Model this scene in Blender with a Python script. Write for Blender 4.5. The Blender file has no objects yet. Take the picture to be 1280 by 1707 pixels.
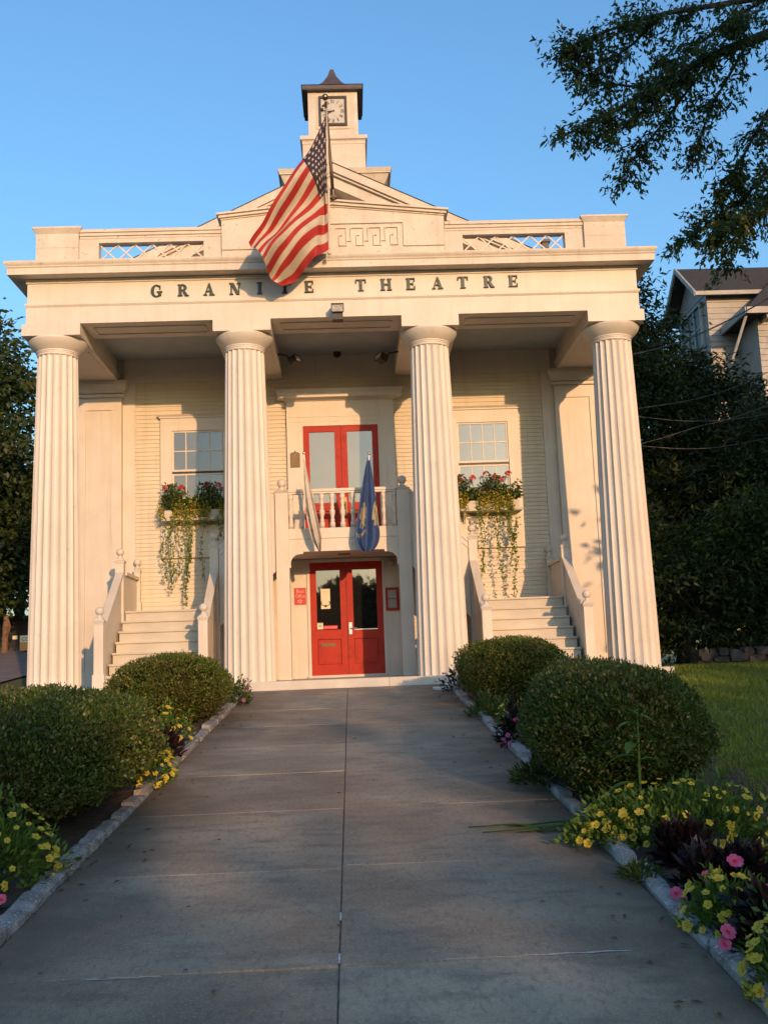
import bpy, math, random
import numpy as np
from mathutils import Matrix, Vector
random.seed(7); rng = np.random.default_rng(11)
PI = math.pi; R = math.radians
sc = bpy.context.scene; COL = sc.collection
# ------------------------------------------------------------------ camera
cam = bpy.data.objects.new('camera', bpy.data.cameras.new('camera')); COL.objects.link(cam)
yaw, pitch, roll = -0.03535, 0.15026, -0.03756
fw = Vector((-math.sin(yaw)*math.cos(pitch), math.cos(yaw)*math.cos(pitch), math.sin(pitch)))
rt = Vector((math.cos(yaw), math.sin(yaw), 0)); up = rt.cross(fw)
r2 = rt*math.cos(roll)+up*math.sin(roll); u2 = -rt*math.sin(roll)+up*math.cos(roll)
M = Matrix.Identity(4)
for i in range(3): M[i][0] = r2[i]; M[i][1] = u2[i]; M[i][2] = -fw[i]
M[0][3], M[1][3], M[2][3] = 0.1017, -17.4084, 0.1722
cam.matrix_world = M
cam.data.sensor_width = 36; cam.data.sensor_fit = 'AUTO'; cam.data.lens = 1702.48/1707*36
cam.data.clip_start = 0.1; cam.data.clip_end = 3000
sc.camera = cam
# ------------------------------------------------------------------ sky, sun, exposure
SUN_EL, SUN_AZ = R(11.7), R(18.8)                 # low sun behind the viewer's right shoulder
w = bpy.data.worlds.new('World'); sc.world = w; w.use_nodes = True
nt = w.node_tree; bg = nt.nodes['Background']; sky = nt.nodes.new('ShaderNodeTexSky')
sky.sky_type = 'NISHITA'; sky.sun_disc = False; sky.sun_elevation = SUN_EL
sky.sun_rotation = PI-SUN_AZ; sky.altitude = 0; sky.air_density = 1.6; sky.dust_density = 2.0; sky.ozone_density = 5.8
nt.links.new(sky.outputs[0], bg.inputs[0]); bg.inputs[1].default_value = 0.15
sd = Vector((math.sin(SUN_AZ)*math.cos(SUN_EL), -math.cos(SUN_AZ)*math.cos(SUN_EL), math.sin(SUN_EL)))
sl = bpy.data.lights.new('sun', 'SUN'); sl.energy = 2.0; sl.angle = R(0.6); sl.color = (0.93, 0.535, 0.27)
so = bpy.data.objects.new('sun', sl); COL.objects.link(so); so.rotation_euler = sd.to_track_quat('Z', 'Y').to_euler()
sc.view_settings.view_transform = 'Standard'; sc.view_settings.look = 'None'; sc.view_settings.gamma = 1
sc.view_settings.exposure = 1.1
# ------------------------------------------------------------------ materials
def newmat(name):
    m = bpy.data.materials.new(name); m.use_nodes = True
    return m, m.node_tree, m.node_tree.nodes['Principled BSDF']
def pmat(name, c1, c2=None, scale=3.0, rough=0.6, bump=0.0, bscale=40, detail=6, lo=.35, hi=.65, stretch=(1, 1, 1), metal=0, spec=None, c3=None, s3=12, lo3=.62, hi3=.7, ior=None, streak=None):
    m, t, b = newmat(name); N = t.nodes; L = t.links
    b.inputs['Roughness'].default_value = rough; b.inputs['Metallic'].default_value = metal
    if spec is not None: b.inputs['Specular IOR Level'].default_value = spec
    if ior: b.inputs['IOR'].default_value = ior
    tc = N.new('ShaderNodeTexCoord'); mp = N.new('ShaderNodeMapping'); mp.inputs['Scale'].default_value = stretch
    L.new(tc.outputs['Object'], mp.inputs[0])
    if c2 is None: b.inputs['Base Color'].default_value = (*c1, 1)
    else:
        def layer(ca, cb, s, lo, hi, st=None):
            mq = mp
            if st: mq = N.new('ShaderNodeMapping'); mq.inputs['Scale'].default_value = st; L.new(tc.outputs['Object'], mq.inputs[0])
            n = N.new('ShaderNodeTexNoise'); n.inputs['Scale'].default_value = s; n.inputs['Detail'].default_value = detail
            L.new(mq.outputs[0], n.inputs['Vector'])
            r = N.new('ShaderNodeMapRange'); r.inputs[1].default_value = lo; r.inputs[2].default_value = hi
            L.new(n.outputs[0], r.inputs[0])
            x = N.new('ShaderNodeMix'); x.data_type = 'RGBA'; L.new(r.outputs[0], x.inputs['Factor'])
            for sock, c in ((x.inputs[6], ca), (x.inputs[7], cb)):
                if isinstance(c, tuple): sock.default_value = (*c, 1)
                else: L.new(c, sock)
            return x.outputs[2]
        o = layer(c1, c2, scale, lo, hi)
        if c3: o = layer(o, c3, s3, lo3, hi3)
        if streak:
            o = layer(o, tuple(c*1.08 for c in streak), 1.0, .52, .90, (7, 7, .45)); o = layer(o, tuple(c*.85 for c in streak), 1.0, .64, .82, (26, 26, .9))
        L.new(o, b.inputs['Base Color'])
    if bump:
        n = N.new('ShaderNodeTexNoise'); n.inputs['Scale'].default_value = bscale; n.inputs['Detail'].default_value = 5
        L.new(mp.outputs[0], n.inputs['Vector'])
        bp = N.new('ShaderNodeBump'); bp.inputs['Strength'].default_value = bump; bp.inputs['Distance'].default_value = 0.02
        L.new(n.outputs[0], bp.inputs['Height']); L.new(bp.outputs[0], b.inputs['Normal'])
    return m
def leafmat(name, ca, cb, cc=None, rough=0.5, trans=0.25, patch=None, ps=2.2):
    """colour varies leaf by leaf; a little light passes through"""
    m, t, b = newmat(name); N = t.nodes; L = t.links
    g = N.new('ShaderNodeNewGeometry'); r = N.new('ShaderNodeValToRGB')
    r.color_ramp.elements[0].color = (*ca, 1); r.color_ramp.elements[1].color = (*cb, 1)
    if cc:
        r.color_ramp.elements[1].position = 0.88; e = r.color_ramp.elements.new(0.97); e.color = (*cc, 1)
    L.new(g.outputs['Random Per Island'], r.inputs[0]); out = r.outputs[0]
    if patch:
        tc = N.new('ShaderNodeTexCoord'); n = N.new('ShaderNodeTexNoise'); n.inputs['Scale'].default_value = ps; n.inputs['Detail'].default_value = 4; L.new(tc.outputs['Object'], n.inputs[0])
        mr = N.new('ShaderNodeMapRange'); mr.inputs[1].default_value = .50; mr.inputs[2].default_value = .72; L.new(n.outputs[0], mr.inputs[0])
        x = N.new('ShaderNodeMix'); x.data_type = 'RGBA'; L.new(mr.outputs[0], x.inputs['Factor']); L.new(out, x.inputs[6]); x.inputs[7].default_value = (*patch, 1); out = x.outputs[2]
    L.new(out, b.inputs['Base Color'])
    b.inputs['Roughness'].default_value = rough; b.inputs['Specular IOR Level'].default_value = 0.3
    tr = N.new('ShaderNodeBsdfTranslucent'); L.new(out, tr.inputs[0])
    mx = N.new('ShaderNodeMixShader'); mx.inputs[0].default_value = trans
    L.new(b.outputs[0], mx.inputs[1]); L.new(tr.outputs[0], mx.inputs[2])
    L.new(mx.outputs[0], N['Material Output'].inputs[0]); return m
PAINT = pmat('white_paint', (0.637, 0.578, 0.491), (0.582, 0.523, 0.437), 2.2, .5, .08, 30, streak=(.50, .44, .36))
COLP = pmat('column_paint', (0.646, 0.592, 0.514), (0.596, 0.541, 0.464), 1.6, .5, .06, 20, c3=(0.510, 0.464, 0.400), s3=4, lo3=.64, hi3=.8, streak=(.53, .475, .40))
WEATH = pmat('weathered_paint', (0.637, 0.564, 0.473), (0.546, 0.482, 0.400), 2.6, .65, .2, 50, c3=(0.382, 0.337, 0.282), s3=17, lo3=.655, hi3=.70, streak=(.44, .375, .30))
CORN = pmat('cornice_paint', (0.637, 0.569, 0.478), (0.573, 0.505, 0.414), 2.2, .6, .12, 40, stretch=(1, 1, 3), c3=(0.328, 0.300, 0.218), s3=5, lo3=.68, hi3=.82, streak=(.42, .36, .27))
SIDING = pmat('siding_paint', (.64, .57, .435), (.595, .525, .395), 2.5, .55, .1, 40, stretch=(.5, 1, 3), streak=(.48, .41, .30))
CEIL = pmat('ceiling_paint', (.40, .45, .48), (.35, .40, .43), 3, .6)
STEPP = pmat('step_paint', (0.546, 0.496, 0.400), (0.455, 0.410, 0.323), 3, .6, .1, 60, stretch=(.6, 1, 1))
RED = pmat('red_paint', (.41, .022, .006), (.35, .017, .005), 4, .5, .05, 30, spec=.25, c3=(.24, .010, .005), s3=9, lo3=.58, hi3=.75)
LOUV = pmat('tower_metal', (.085, .065, .062), (.06, .048, .046), 6, .5)
GLASS = pmat('window_glass', (.06, .07, .07), rough=.05, ior=2.1, bump=.06, bscale=2.5)
BLIND = pmat('window_glass_with_blind', (.13, .125, .10), (.085, .085, .072), 1.2, rough=.06, ior=2.0, bump=.07, bscale=2.2)
DOORGL = pmat('upper_door_glass', (.20, .20, .16), (.15, .16, .135), 1.0, rough=.05, ior=2.0, bump=.05, bscale=2.0)
DARKGL = pmat('dark_door_glass', (.012, .012, .012), rough=.02, ior=2.3, bump=.03, bscale=2.0)
GREEN = pmat('letter_green', (.012, .03, .02), (.02, .045, .028), 20, .45)
BLACK = pmat('black_metal', (.012, .011, .010), rough=.45)
DKFR = pmat('dark_frame', (.025, .015, .015), rough=.5)
BRASS = pmat('brass', (.30, .21, .09), (.22, .15, .07), 20, .35, metal=1)
BRONZE = pmat('bronze', (.10, .065, .03), (.15, .10, .05), 25, .45, metal=.6)
POLE = pmat('bronze_pole', (.075, .05, .035), (.11, .075, .05), 10, .4, metal=.5)
SILVER = pmat('silver', (.7, .7, .7), rough=.25, metal=1)
WHITE = pmat('clean_white', (.8, .79, .76), rough=.5)
PAPER = pmat('paper', (.72, .66, .48), (.66, .6, .42), 20, .7)
GREYP = pmat('grey_paper', (.42, .40, .34), (.36, .34, .29), 15, .7)
SIGNR = pmat('sign_red', (.50, .035, .02), rough=.5)
PINKT = pmat('sign_text', (.72, .40, .33), rough=.6)
LENS = pmat('lamp_lens', (.55, .55, .5), (.25, .25, .23), 40, .1)
CONC = None
def concrete():
    m, t, b = newmat('concrete'); N = t.nodes; L = t.links
    tc = N.new('ShaderNodeTexCoord')
    def noise(s, st=(1, 1, 1), d=6):
        mp = N.new('ShaderNodeMapping'); mp.inputs['Scale'].default_value = st; L.new(tc.outputs['Object'], mp.inputs[0])
        n = N.new('ShaderNodeTexNoise'); n.inputs['Scale'].default_value = s; n.inputs['Detail'].default_value = d; L.new(mp.outputs[0], n.inputs[0]); return n.outputs[0]
    def rng_(v, lo, hi, a=0., c=1.):
        r = N.new('ShaderNodeMapRange'); r.inputs[1].default_value = lo; r.inputs[2].default_value = hi; r.inputs[3].default_value = a; r.inputs[4].default_value = c; L.new(v, r.inputs[0]); return r.outputs[0]
    def mix(f, a, c):
        x = N.new('ShaderNodeMix'); x.data_type = 'RGBA'; L.new(f, x.inputs['Factor'])
        for s_, v in ((x.inputs[6], a), (x.inputs[7], c)):
            if isinstance(v, tuple): s_.default_value = (*v, 1)
            else: L.new(v, s_)
        return x.outputs[2]
    o = mix(rng_(noise(.9), .38, .62), (.40, .318, .215), (.235, .186, .122))
    o = mix(rng_(noise(3.2, (1, 2.2, 1)), .50, .70, 0, .7), o, (.15, .125, .095))
    o = mix(rng_(noise(.55, (1, 1, 1), 3), .56, .70, 0, .6), o, (.27, .165, .09))
    o = mix(rng_(noise(14, (2.5, 1, 1)), .50, .68, 0, .5), o, (.155, .13, .105))
    o = mix(rng_(noise(230, d=2), .50, .62, 0, .45), o, (.10, .085, .07))
    o = mix(rng_(noise(90), .55, .75, 0, .6), o, (.50, .46, .40))
    o = mix(rng_(noise(45, (14, 1.2, 1)), .52, .7, 0, .35), o, (.16, .14, .12))
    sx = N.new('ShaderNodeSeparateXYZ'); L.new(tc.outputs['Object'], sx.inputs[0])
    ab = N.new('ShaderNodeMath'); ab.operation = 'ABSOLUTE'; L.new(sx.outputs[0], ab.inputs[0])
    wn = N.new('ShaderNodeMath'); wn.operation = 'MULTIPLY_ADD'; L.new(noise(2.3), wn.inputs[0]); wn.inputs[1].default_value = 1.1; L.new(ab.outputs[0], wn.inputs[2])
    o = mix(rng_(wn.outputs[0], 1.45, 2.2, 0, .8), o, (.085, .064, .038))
    g = N.new('ShaderNodeNewGeometry')
    hs = N.new('ShaderNodeHueSaturation'); L.new(o, hs.inputs['Color']); L.new(rng_(g.outputs['Random Per Island'], 0, 1, .80, 1.12), hs.inputs['Value'])
    L.new(hs.outputs[0], b.inputs['Base Color']); b.inputs['Roughness'].default_value = .85
    bp = N.new('ShaderNodeBump'); bp.inputs['Strength'].default_value = .35; bp.inputs['Distance'].default_value = .006
    L.new(noise(60, (10, 1.5, 1)), bp.inputs['Height']); L.new(bp.outputs[0], b.inputs['Normal']); return m
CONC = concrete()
GRAN = pmat('granite', (.33, .305, .275), (.16, .145, .125), 7, .8, .5, 30, c3=(.42, .42, .44), s3=60, lo3=.55, hi3=.65)
STEPG = pmat('porch_granite', (.58, .545, .48), (.50, .465, .40), 3, .7, .15, 40)
SOIL = pmat('bed_soil', (.045, .03, .02), (.08, .05, .032), 12, .95, .8, 25)
LAWN = pmat('lawn_ground', (.05, .075, .014), (.085, .08, .022), 1.2, .95, .5, 30)
ASPH = pmat('driveway_asphalt', (.20, .14, .11), (.15, .105, .085), 2, .9, .3, 60)
ROOF = pmat('roof_shingle', (.042, .038, .033), (.026, .024, .022), 8, .85, .3, 30, stretch=(.4, 1, 3))
HSID = pmat('house_siding', (.36, .335, .30), (.27, .25, .215), 2, .6)
BARK = pmat('bark', (.075, .055, .04), (.04, .03, .022), 9, .9, .6, 20, stretch=(1, 1, .25))
STONE = pmat('wall_stone', (.085, .08, .07), (.035, .034, .03), 3, .9, .8, 7)
L_TREE = leafmat('leaf_tree', (.022, .040, .014), (.045, .068, .022), (.10, .085, .025))
L_OVER = leafmat('leaf_overhang', (.045, .078, .018), (.092, .13, .03), (.16, .14, .04), trans=.4)
L_DARK = leafmat('leaf_dark', (.022, .042, .012), (.048, .075, .018), (.085, .10, .025), patch=(.055, .06, .015), ps=.5)  # shade over the background trees put into a darker leaf colour
L_SHRUB = leafmat('leaf_shrub', (.035, .068, .014), (.075, .115, .02), (.15, .15, .025))
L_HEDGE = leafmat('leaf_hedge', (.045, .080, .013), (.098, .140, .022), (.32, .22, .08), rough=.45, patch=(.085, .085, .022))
L_HEDGW = leafmat('leaf_hedge_sunlit_tint', (.052, .088, .012), (.120, .155, .022), (.34, .21, .05), rough=.45, patch=(.11, .095, .025))  # warmer copy of the hedge leaves, low sunlight put into the colour
L_FLOW = leafmat('leaf_flower', (.055, .115, .016), (.12, .19, .026), None)
L_PURP = leafmat('leaf_purple', (.012, .007, .008), (.024, .012, .012), (.035, .022, .016), rough=.35, trans=.1)
L_YELL = leafmat('petal_yellow', (.44, .31, .015), (.58, .46, .045), None, trans=.2)
YCEN = pmat('yellow_heart', (.40, .22, .01), rough=.6)
L_PINK = leafmat('petal_pink', (.55, .035, .12), (.62, .14, .25), None, trans=.15)
L_REDF = leafmat('petal_red', (.50, .010, .010), (.62, .03, .022), None, trans=.15)
L_VIOL = leafmat('petal_violet', (.20, .045, .17), (.30, .09, .22), None)
L_VINE = leafmat('leaf_vine', (.10, .16, .03), (.20, .25, .05), (.36, .30, .05))
L_GER = leafmat('leaf_geranium', (.035, .075, .02), (.08, .12, .03), (.14, .14, .03))
L_BLADE = leafmat('leaf_blade', (.06, .13, .02), (.10, .18, .03), None, trans=.3)
L_GRASS = leafmat('grass_blade', (.12, .19, .018), (.22, .26, .028), (.34, .28, .05), trans=.3)
# ------------------------------------------------------------------ object helpers
LOC = {}
def thing(name, label, cat, loc=(0, 0, 0), group=None):
    o = bpy.data.objects.new(name, None); COL.objects.link(o); o.location = loc; o.empty_display_size = .2
    o['label'] = label; o['category'] = cat
    if group: o['group'] = group
    LOC[o] = Vector(loc); return o
def tag(o, label, cat, group=None):
    o['label'] = label; o['category'] = cat
    if group: o['group'] = group
    return o
def struct(o, kind='structure'): o['kind'] = kind; return o
def link(name, me, parent=None, loc=None):
    o = bpy.data.objects.new(name, me); COL.objects.link(o)
    if parent is not None:
        o.parent = parent; LOC[o] = LOC[parent].copy()
        if loc is not None: o.location = Vector(loc)-LOC[parent]; LOC[o] = Vector(loc)
    else:
        LOC[o] = Vector((0, 0, 0)) if loc is None else Vector(loc)
        if loc is not None: o.location = loc
    return o
class MB:
    def __init__(s): s.v = []; s.f = []; s.m = []
    def add(s, vs, fs, mi=0):
        n = len(s.v); s.v += [tuple(p) for p in vs]; s.f += [tuple(i+n for i in f) for f in fs]; s.m += [mi]*len(fs); return s
    def box(s, x0, x1, y0, y1, z0, z1, mi=0):
        return s.add([(x0, y0, z0), (x1, y0, z0), (x1, y1, z0), (x0, y1, z0), (x0, y0, z1), (x1, y0, z1), (x1, y1, z1), (x0, y1, z1)],
              [(0, 3, 2, 1), (4, 5, 6, 7), (0, 1, 5, 4), (1, 2, 6, 5), (2, 3, 7, 6), (3, 0, 4, 7)], mi)
    def taper(s, x0, x1, y0, y1, z0, z1, e, mi=0):
        """box whose top is wider than its bottom by e all round"""
        return s.add([(x0, y0, z0), (x1, y0, z0), (x1, y1, z0), (x0, y1, z0), (x0-e, y0-e, z1), (x1+e, y0-e, z1), (x1+e, y1+e, z1), (x0-e, y1+e, z1)],
              [(0, 3, 2, 1), (4, 5, 6, 7), (0, 1, 5, 4), (1, 2, 6, 5), (2, 3, 7, 6), (3, 0, 4, 7)], mi)
    def prism(s, poly, a0, a1, axis='y', mi=0):
        """poly: 2-D outline; extruded along axis. y: (x,z)  x: (y,z)  z: (x,y)"""
        n = len(poly)
        P = {'y': lambda p, a: (p[0], a, p[1]), 'x': lambda p, a: (a, p[0], p[1]), 'z': lambda p, a: (p[0], p[1], a)}[axis]
        vs = [P(p, a0) for p in poly]+[P(p, a1) for p in poly]
        ar = sum(poly[i][0]*poly[(i+1) % n][1]-poly[(i+1) % n][0]*poly[i][1] for i in range(n))
        fl = (ar > 0) ^ (axis == 'y')
        fs = [tuple(range(n))[::-1], tuple(range(n, 2*n))]+[(i, (i+1) % n, n+(i+1) % n, n+i) for i in range(n)]
        if not fl: fs = [f[::-1] for f in fs]
        return s.add(vs, fs, mi)
    def lathe(s, c, prof, n=16, mi=0):
        vs = []; fs = []
        for (r, z) in prof:
            vs += [(c[0]+r*math.cos(2*PI*k/n), c[1]+r*math.sin(2*PI*k/n), c[2]+z) for k in range(n)]
        for i in range(len(prof)-1):
            fs += [(i*n+k, i*n+(k+1) % n, (i+1)*n+(k+1) % n, (i+1)*n+k) for k in range(n)]
        fs += [tuple(range(n))[::-1], tuple(range((len(prof)-1)*n, len(prof)*n))]
        return s.add(vs, fs, mi)
    def ball(s, c, r, n=14, mi=0):
        return s.lathe(c, [(max(r*math.sin(PI*i/9), 1e-3), -r*math.cos(PI*i/9)) for i in range(10)], n, mi)
    def tube(s, pts, rads, n=6, mi=0):
        pts = [Vector(p) for p in pts]
        if not hasattr(rads, '__len__'): rads = [rads]*len(pts)
        vs = []; fs = []
        for i, p in enumerate(pts):
            d = (pts[min(i+1, len(pts)-1)]-pts[max(i-1, 0)]).normalized()
            a = d.cross(Vector((0, 0, 1)) if abs(d.z) < .9 else Vector((1, 0, 0))).normalized(); b = d.cross(a)
            vs += [tuple(p+rads[i]*(a*math.cos(2*PI*k/n)+b*math.sin(2*PI*k/n))) for k in range(n)]
        for i in range(len(pts)-1):
            fs += [(i*n+k, i*n+(k+1) % n, (i+1)*n+(k+1) % n, (i+1)*n+k) for k in range(n)]
        fs += [tuple(range(n))[::-1], tuple(range((len(pts)-1)*n, len(pts)*n))]
        return s.add(vs, fs, mi)
    def mesh(s, name, mats, off=(0, 0, 0), smooth=False):
        me = bpy.data.meshes.new(name); o = Vector(off)
        me.from_pydata([(p[0]-o[0], p[1]-o[1], p[2]-o[2]) for p in s.v], [], s.f)
        for m in (mats if isinstance(mats, (list, tuple)) else [mats]): me.materials.append(m)
        me.polygons.foreach_set('material_index', s.m)
        if smooth: me.polygons.foreach_set('use_smooth', [True]*len(s.f))
        me.update(); return me
    def build(s, name, mats, parent=None, smooth=False, loc=None):
        off = LOC[parent] if parent is not None else (loc or (0, 0, 0))
        return link(name, s.mesh(name, mats, off, smooth), parent, None if parent is not None else loc)
def smooth_by_angle(o, deg=40):
    me = o.data; me.polygons.foreach_set('use_smooth', [True]*len(me.polygons))
    try: me.set_sharp_from_angle(angle=R(deg))
    except Exception: pass
    return o
def BX(name, mat, parent, *boxes):
    b = MB()
    for q in boxes: b.box(*q)
    return b.build(name, mat, parent)
# leaves: diamond quads from numpy arrays
def leaf_mesh(name, P, D, U, Ln, Wd, mats, off=(0, 0, 0), mi=None, fold=.18):
    """P base points, D directions, U side vectors (all n x 3)"""
    n = len(P); P = P-np.array(off); D = D/np.linalg.norm(D, axis=1, keepdims=True)
    S = np.cross(D, U); S /= (np.linalg.norm(S, axis=1, keepdims=True)+1e-9); Nn = np.cross(S, D)
    Ln = np.broadcast_to(Ln, (n,))[:, None]; Wd = np.broadcast_to(Wd, (n,))[:, None]
    mid = P+D*Ln*.45+Nn*Ln*fold*.5
    V = np.empty((n, 4, 3)); V[:, 0] = P; V[:, 1] = mid+S*Wd*.5; V[:, 2] = P+D*Ln-Nn*Ln*fold*.3; V[:, 3] = mid-S*Wd*.5
    me = bpy.data.meshes.new(name); me.vertices.add(4*n); me.vertices.foreach_set('co', V.reshape(-1))
    me.loops.add(4*n); me.loops.foreach_set('vertex_index', np.arange(4*n, dtype=np.int32))
    me.polygons.add(n); me.polygons.foreach_set('loop_start', np.arange(0, 4*n, 4, dtype=np.int32))
    for m in (mats if isinstance(mats, (list, tuple)) else [mats]): me.materials.append(m)
    if mi is not None: me.polygons.foreach_set('material_index', np.asarray(mi, dtype=np.int32))
    me.update(calc_edges=True); return me
def rdir(n):
    v = rng.normal(size=(n, 3)); return v/np.linalg.norm(v, axis=1, keepdims=True)
def hgt(x, y):
    """lie of the land: a slope up to the building, level under it, still rising on the left"""
    base = -.139+.0784*(max(y, -19.5)+.6)
    if y <= -.6: return base
    a = min(max((-5.75-x)/.9, 0), 1)
    left = -.139+.0784*(min(y, 32)+.6)
    right = -.139+.0784*min(y+.6, 1.4)*min(max((x-4.5)/1.5, 0), 1)
    return a*left+(1-a)*right
# ------------------------------------------------------------------ setting: ground, path, beds, lawn, driveway
def sheet(name, xs, ys, mat, dz=0., wob=0.):
    b = MB(); nx = len(xs)
    b.v = [(x, y, hgt(x, y)+dz+(wob*random.uniform(-1, 1))) for y in ys for x in xs]
    b.f = [(j*nx+i, j*nx+i+1, (j+1)*nx+i+1, (j+1)*nx+i) for j in range(len(ys)-1) for i in range(nx-1)]
    b.m = [0]*len(b.f)
    return struct(b.build(name, mat))
xs = sorted(set([-900, -400, -150, -60, -30]+[-20+i*1. for i in range(41)]+[-6.65, -5.75, -6.2, 30, 60, 150, 400, 900]))
ys = sorted(set([-900, -400, -150, -60, -30, -19.5]+[-19+i*1. for i in range(52)]+[-.6, .8, 60, 150, 400, 900]))
sheet('ground', xs, ys, LAWN, -.03)
JY = [-19.03, -17.46, -15.89, -14.32, -12.756, -11.187, -9.618, -8.049, -6.48, -4.911, -3.343, -1.774, -.605]
pb = MB()
for k in range(len(JY)-1):
    for side in (-1, 1):
        e = .0 if side > 0 else (.05 if k % 2 else .02)
        y0, y1 = JY[k]+.006-e, JY[k+1]-.006-(.0 if side > 0 else (.02 if k % 2 else .05))
        if k == len(JY)-2: y1 = -.605
        x0, x1 = (.004, 1.585) if side > 0 else (-1.585, -.004)
        t = [random.uniform(-.003, .003) for _ in range(4)]
        nxx = 6; vs = []; n2 = 6
        c = [(x0, y0), (x1, y0), (x1, y1), (x0, y1)]
        top = [(p[0], p[1], hgt(0, p[1])+t[i]) for i, p in enumerate(c)]
        bot = [(p[0], p[1], hgt(0, p[1])-.05) for p in c]
        ins = .005
        cin = [(x0+ins, y0+ins), (x1-ins, y0+ins), (x1-ins, y1-ins), (x0+ins, y1-ins)]
        edge = [(p[0], p[1], p[2]-.003) for p in top]
        top = [(p[0], p[1], hgt(0, p[1])+t[i]) for i, p in enumerate(cin)]
        pb.add(bot+edge+top, [(8, 9, 10, 11)]+[(i, (i+1) % 4, 4+(i+1) % 4, 4+i) for i in range(4)]+[(4+i, 4+(i+1) % 4, 8+(i+1) % 4, 8+i) for i in range(4)])
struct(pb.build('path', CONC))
jd = MB()
for (a, b_) in ((-19, -.62),): jd.add([(-.02, a, hgt(0, a)-.010), (.02, a, hgt(0, a)-.010), (.02, b_, hgt(0, b_)-.010), (-.02, b_, hgt(0, b_)-.010)], [(0, 1, 2, 3)])
for y in JY[1:-1]: jd.add([(-1.55, y-.05, hgt(0, y-.05)-.018), (1.55, y-.03, hgt(0, y-.03)-.018), (1.55, y+.03, hgt(0, y+.03)-.018), (-1.55, y+.03, hgt(0, y+.03)-.018)], [(0, 1, 2, 3)])
struct(jd.build('path_joint_dirt', pmat('joint_dirt', (.09, .075, .055), (.22, .19, .15), 9, .95)))
sb = MB()
def sealant(x0, x1, y, wd=.012):
    n = 14; vs = []
    for i in range(n+1):
        x = x0+(x1-x0)*i/n; e = wd*(.4+.9*random.random())*(1 if 0 < i < n else .3); yy = y+.004*math.sin(i*1.3)
        vs += [(x, yy-e, hgt(0, yy-e)+.005), (x, yy+e, hgt(0, yy+e)+.005)]
    sb.add(vs, [(2*i, 2*i+2, 2*i+3, 2*i+1) for i in range(n)])
sealant(.78, 1.28, -12.756, .006); sealant(.45, .72, -12.76, .004); sealant(-1.08, -.75, -12.80, .005); sealant(.03, .14, -11.187, .005); sealant(-.12, -.03, -12.77, .004)
for k in range(4):
    y = -15+random.random()*3.5; sb.add([(-.006, y, hgt(0, y)+.003), (.006, y, hgt(0, y)+.003), (.005, y+.12, hgt(0, y+.12)+.003), (-.004, y+.12, hgt(0, y+.12)+.003)], [(0, 1, 2, 3)])
struct(sb.build('path_joint_sealant', pmat('sealant', (.55, .55, .52), (.35, .34, .32), 30, .8)))
lin = lambda a, b_, n: [a+(b_-a)*i/n for i in range(n+1)]
sheet('flower_bed_soil', lin(-4.6, -1.69, 12), lin(-19, -.65, 60), SOIL, .015, .02)
sheet('planting_bed_soil', lin(1.69, 3.25, 10), lin(-19, -.65, 60), SOIL, .015, .02)
sheet('driveway', lin(-14, -6.75, 5), lin(-19.4, 31, 30), ASPH, .012)
sheet('street', [-200, -50, 0, 50, 200], [-38, -30, -24], ASPH, .012)
# grass blades of the lawn on the right
n = 90000
gx = 3.05+rng.random(n)**1.3*6.2; gy = -15+rng.random(n)*17.0
gz = np.array([hgt(a, b_) for a, b_ in zip(gx, gy)])-.025
D = rng.normal(size=(n, 3))*[.4, .4, 0]+[0, 0, 1]
gl = .045+.05*rng.random(n)
go = link('lawn_grass', leaf_mesh('lawn_grass', np.c_[gx, gy, gz], D, rdir(n), gl, .009+.004*rng.random(n), L_GRASS))
struct(go, 'stuff'); go['label'] = 'short mown green grass of the lawn right of the path'
# ------------------------------------------------------------------ granite edging stones
ORD = ['nearest', 'second', 'third', 'fourth', 'fifth', 'sixth', 'seventh', 'eighth', 'ninth', 'tenth', 'eleventh', 'twelfth', 'thirteenth', 'fourteenth', 'fifteenth', 'sixteenth', 'seventeenth', 'eighteenth', 'nineteenth', 'twentieth', 'twenty-first', 'twenty-second', 'twenty-third', 'twenty-fourth', 'twenty-fifth', 'twenty-sixth', 'twenty-seventh', 'twenty-eighth', 'twenty-ninth', 'thirtieth', 'thirty-first', 'thirty-second', 'thirty-third', 'thirty-fourth', 'thirty-fifth', 'thirty-sixth']
def stone(x, y0, y1, w, h, label, group):
    b = MB(); n = max(5, int((y1-y0)/.07)); P5 = []
    ja = random.uniform(-.01, .01); jb = random.uniform(-.012, .012)
    for i in range(n+1):
        v = i/n; yy = y0+(y1-y0)*v; e = .012 if i in (0, n) else 0; g = hgt(x, yy); cx = x+ja*(v-.5)*2; top = g+h+jb*(v-.5)*2-e+random.uniform(-.004, .004)
        r = lambda a=.004: random.uniform(-a, a)
        P5.append([(cx-w/2+e, yy, g-.06), (cx-w/2+e+r(), yy, top-.016+r()), (cx-w/2+.016+r(), yy, top+r(.003)), (cx+r(.008), yy, top+.003+r(.003)), (cx+w/2-.016+r(), yy, top+r(.003)), (cx+w/2-e+r(), yy, top-.016+r()), (cx+w/2-e, yy, g-.06)])
    b.v = [p for q in P5 for p in q]
    for i in range(n):
        for k in range(6): a = i*7+k; b.f.append((a+1, a, a+7, a+8)[::-1] if 0 else (a, a+7, a+8, a+1))
    b.f += [tuple(range(7)), tuple(range(n*7, n*7+7))[::-1]]; b.m = [0]*len(b.f)
    o = b.build('edging_stone', GRAN, None, False, (x, (y0+y1)/2, hgt(x, (y0+y1)/2))); smooth_by_angle(o, 30)
    tag(o, label, 'edging stone', group)
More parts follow.
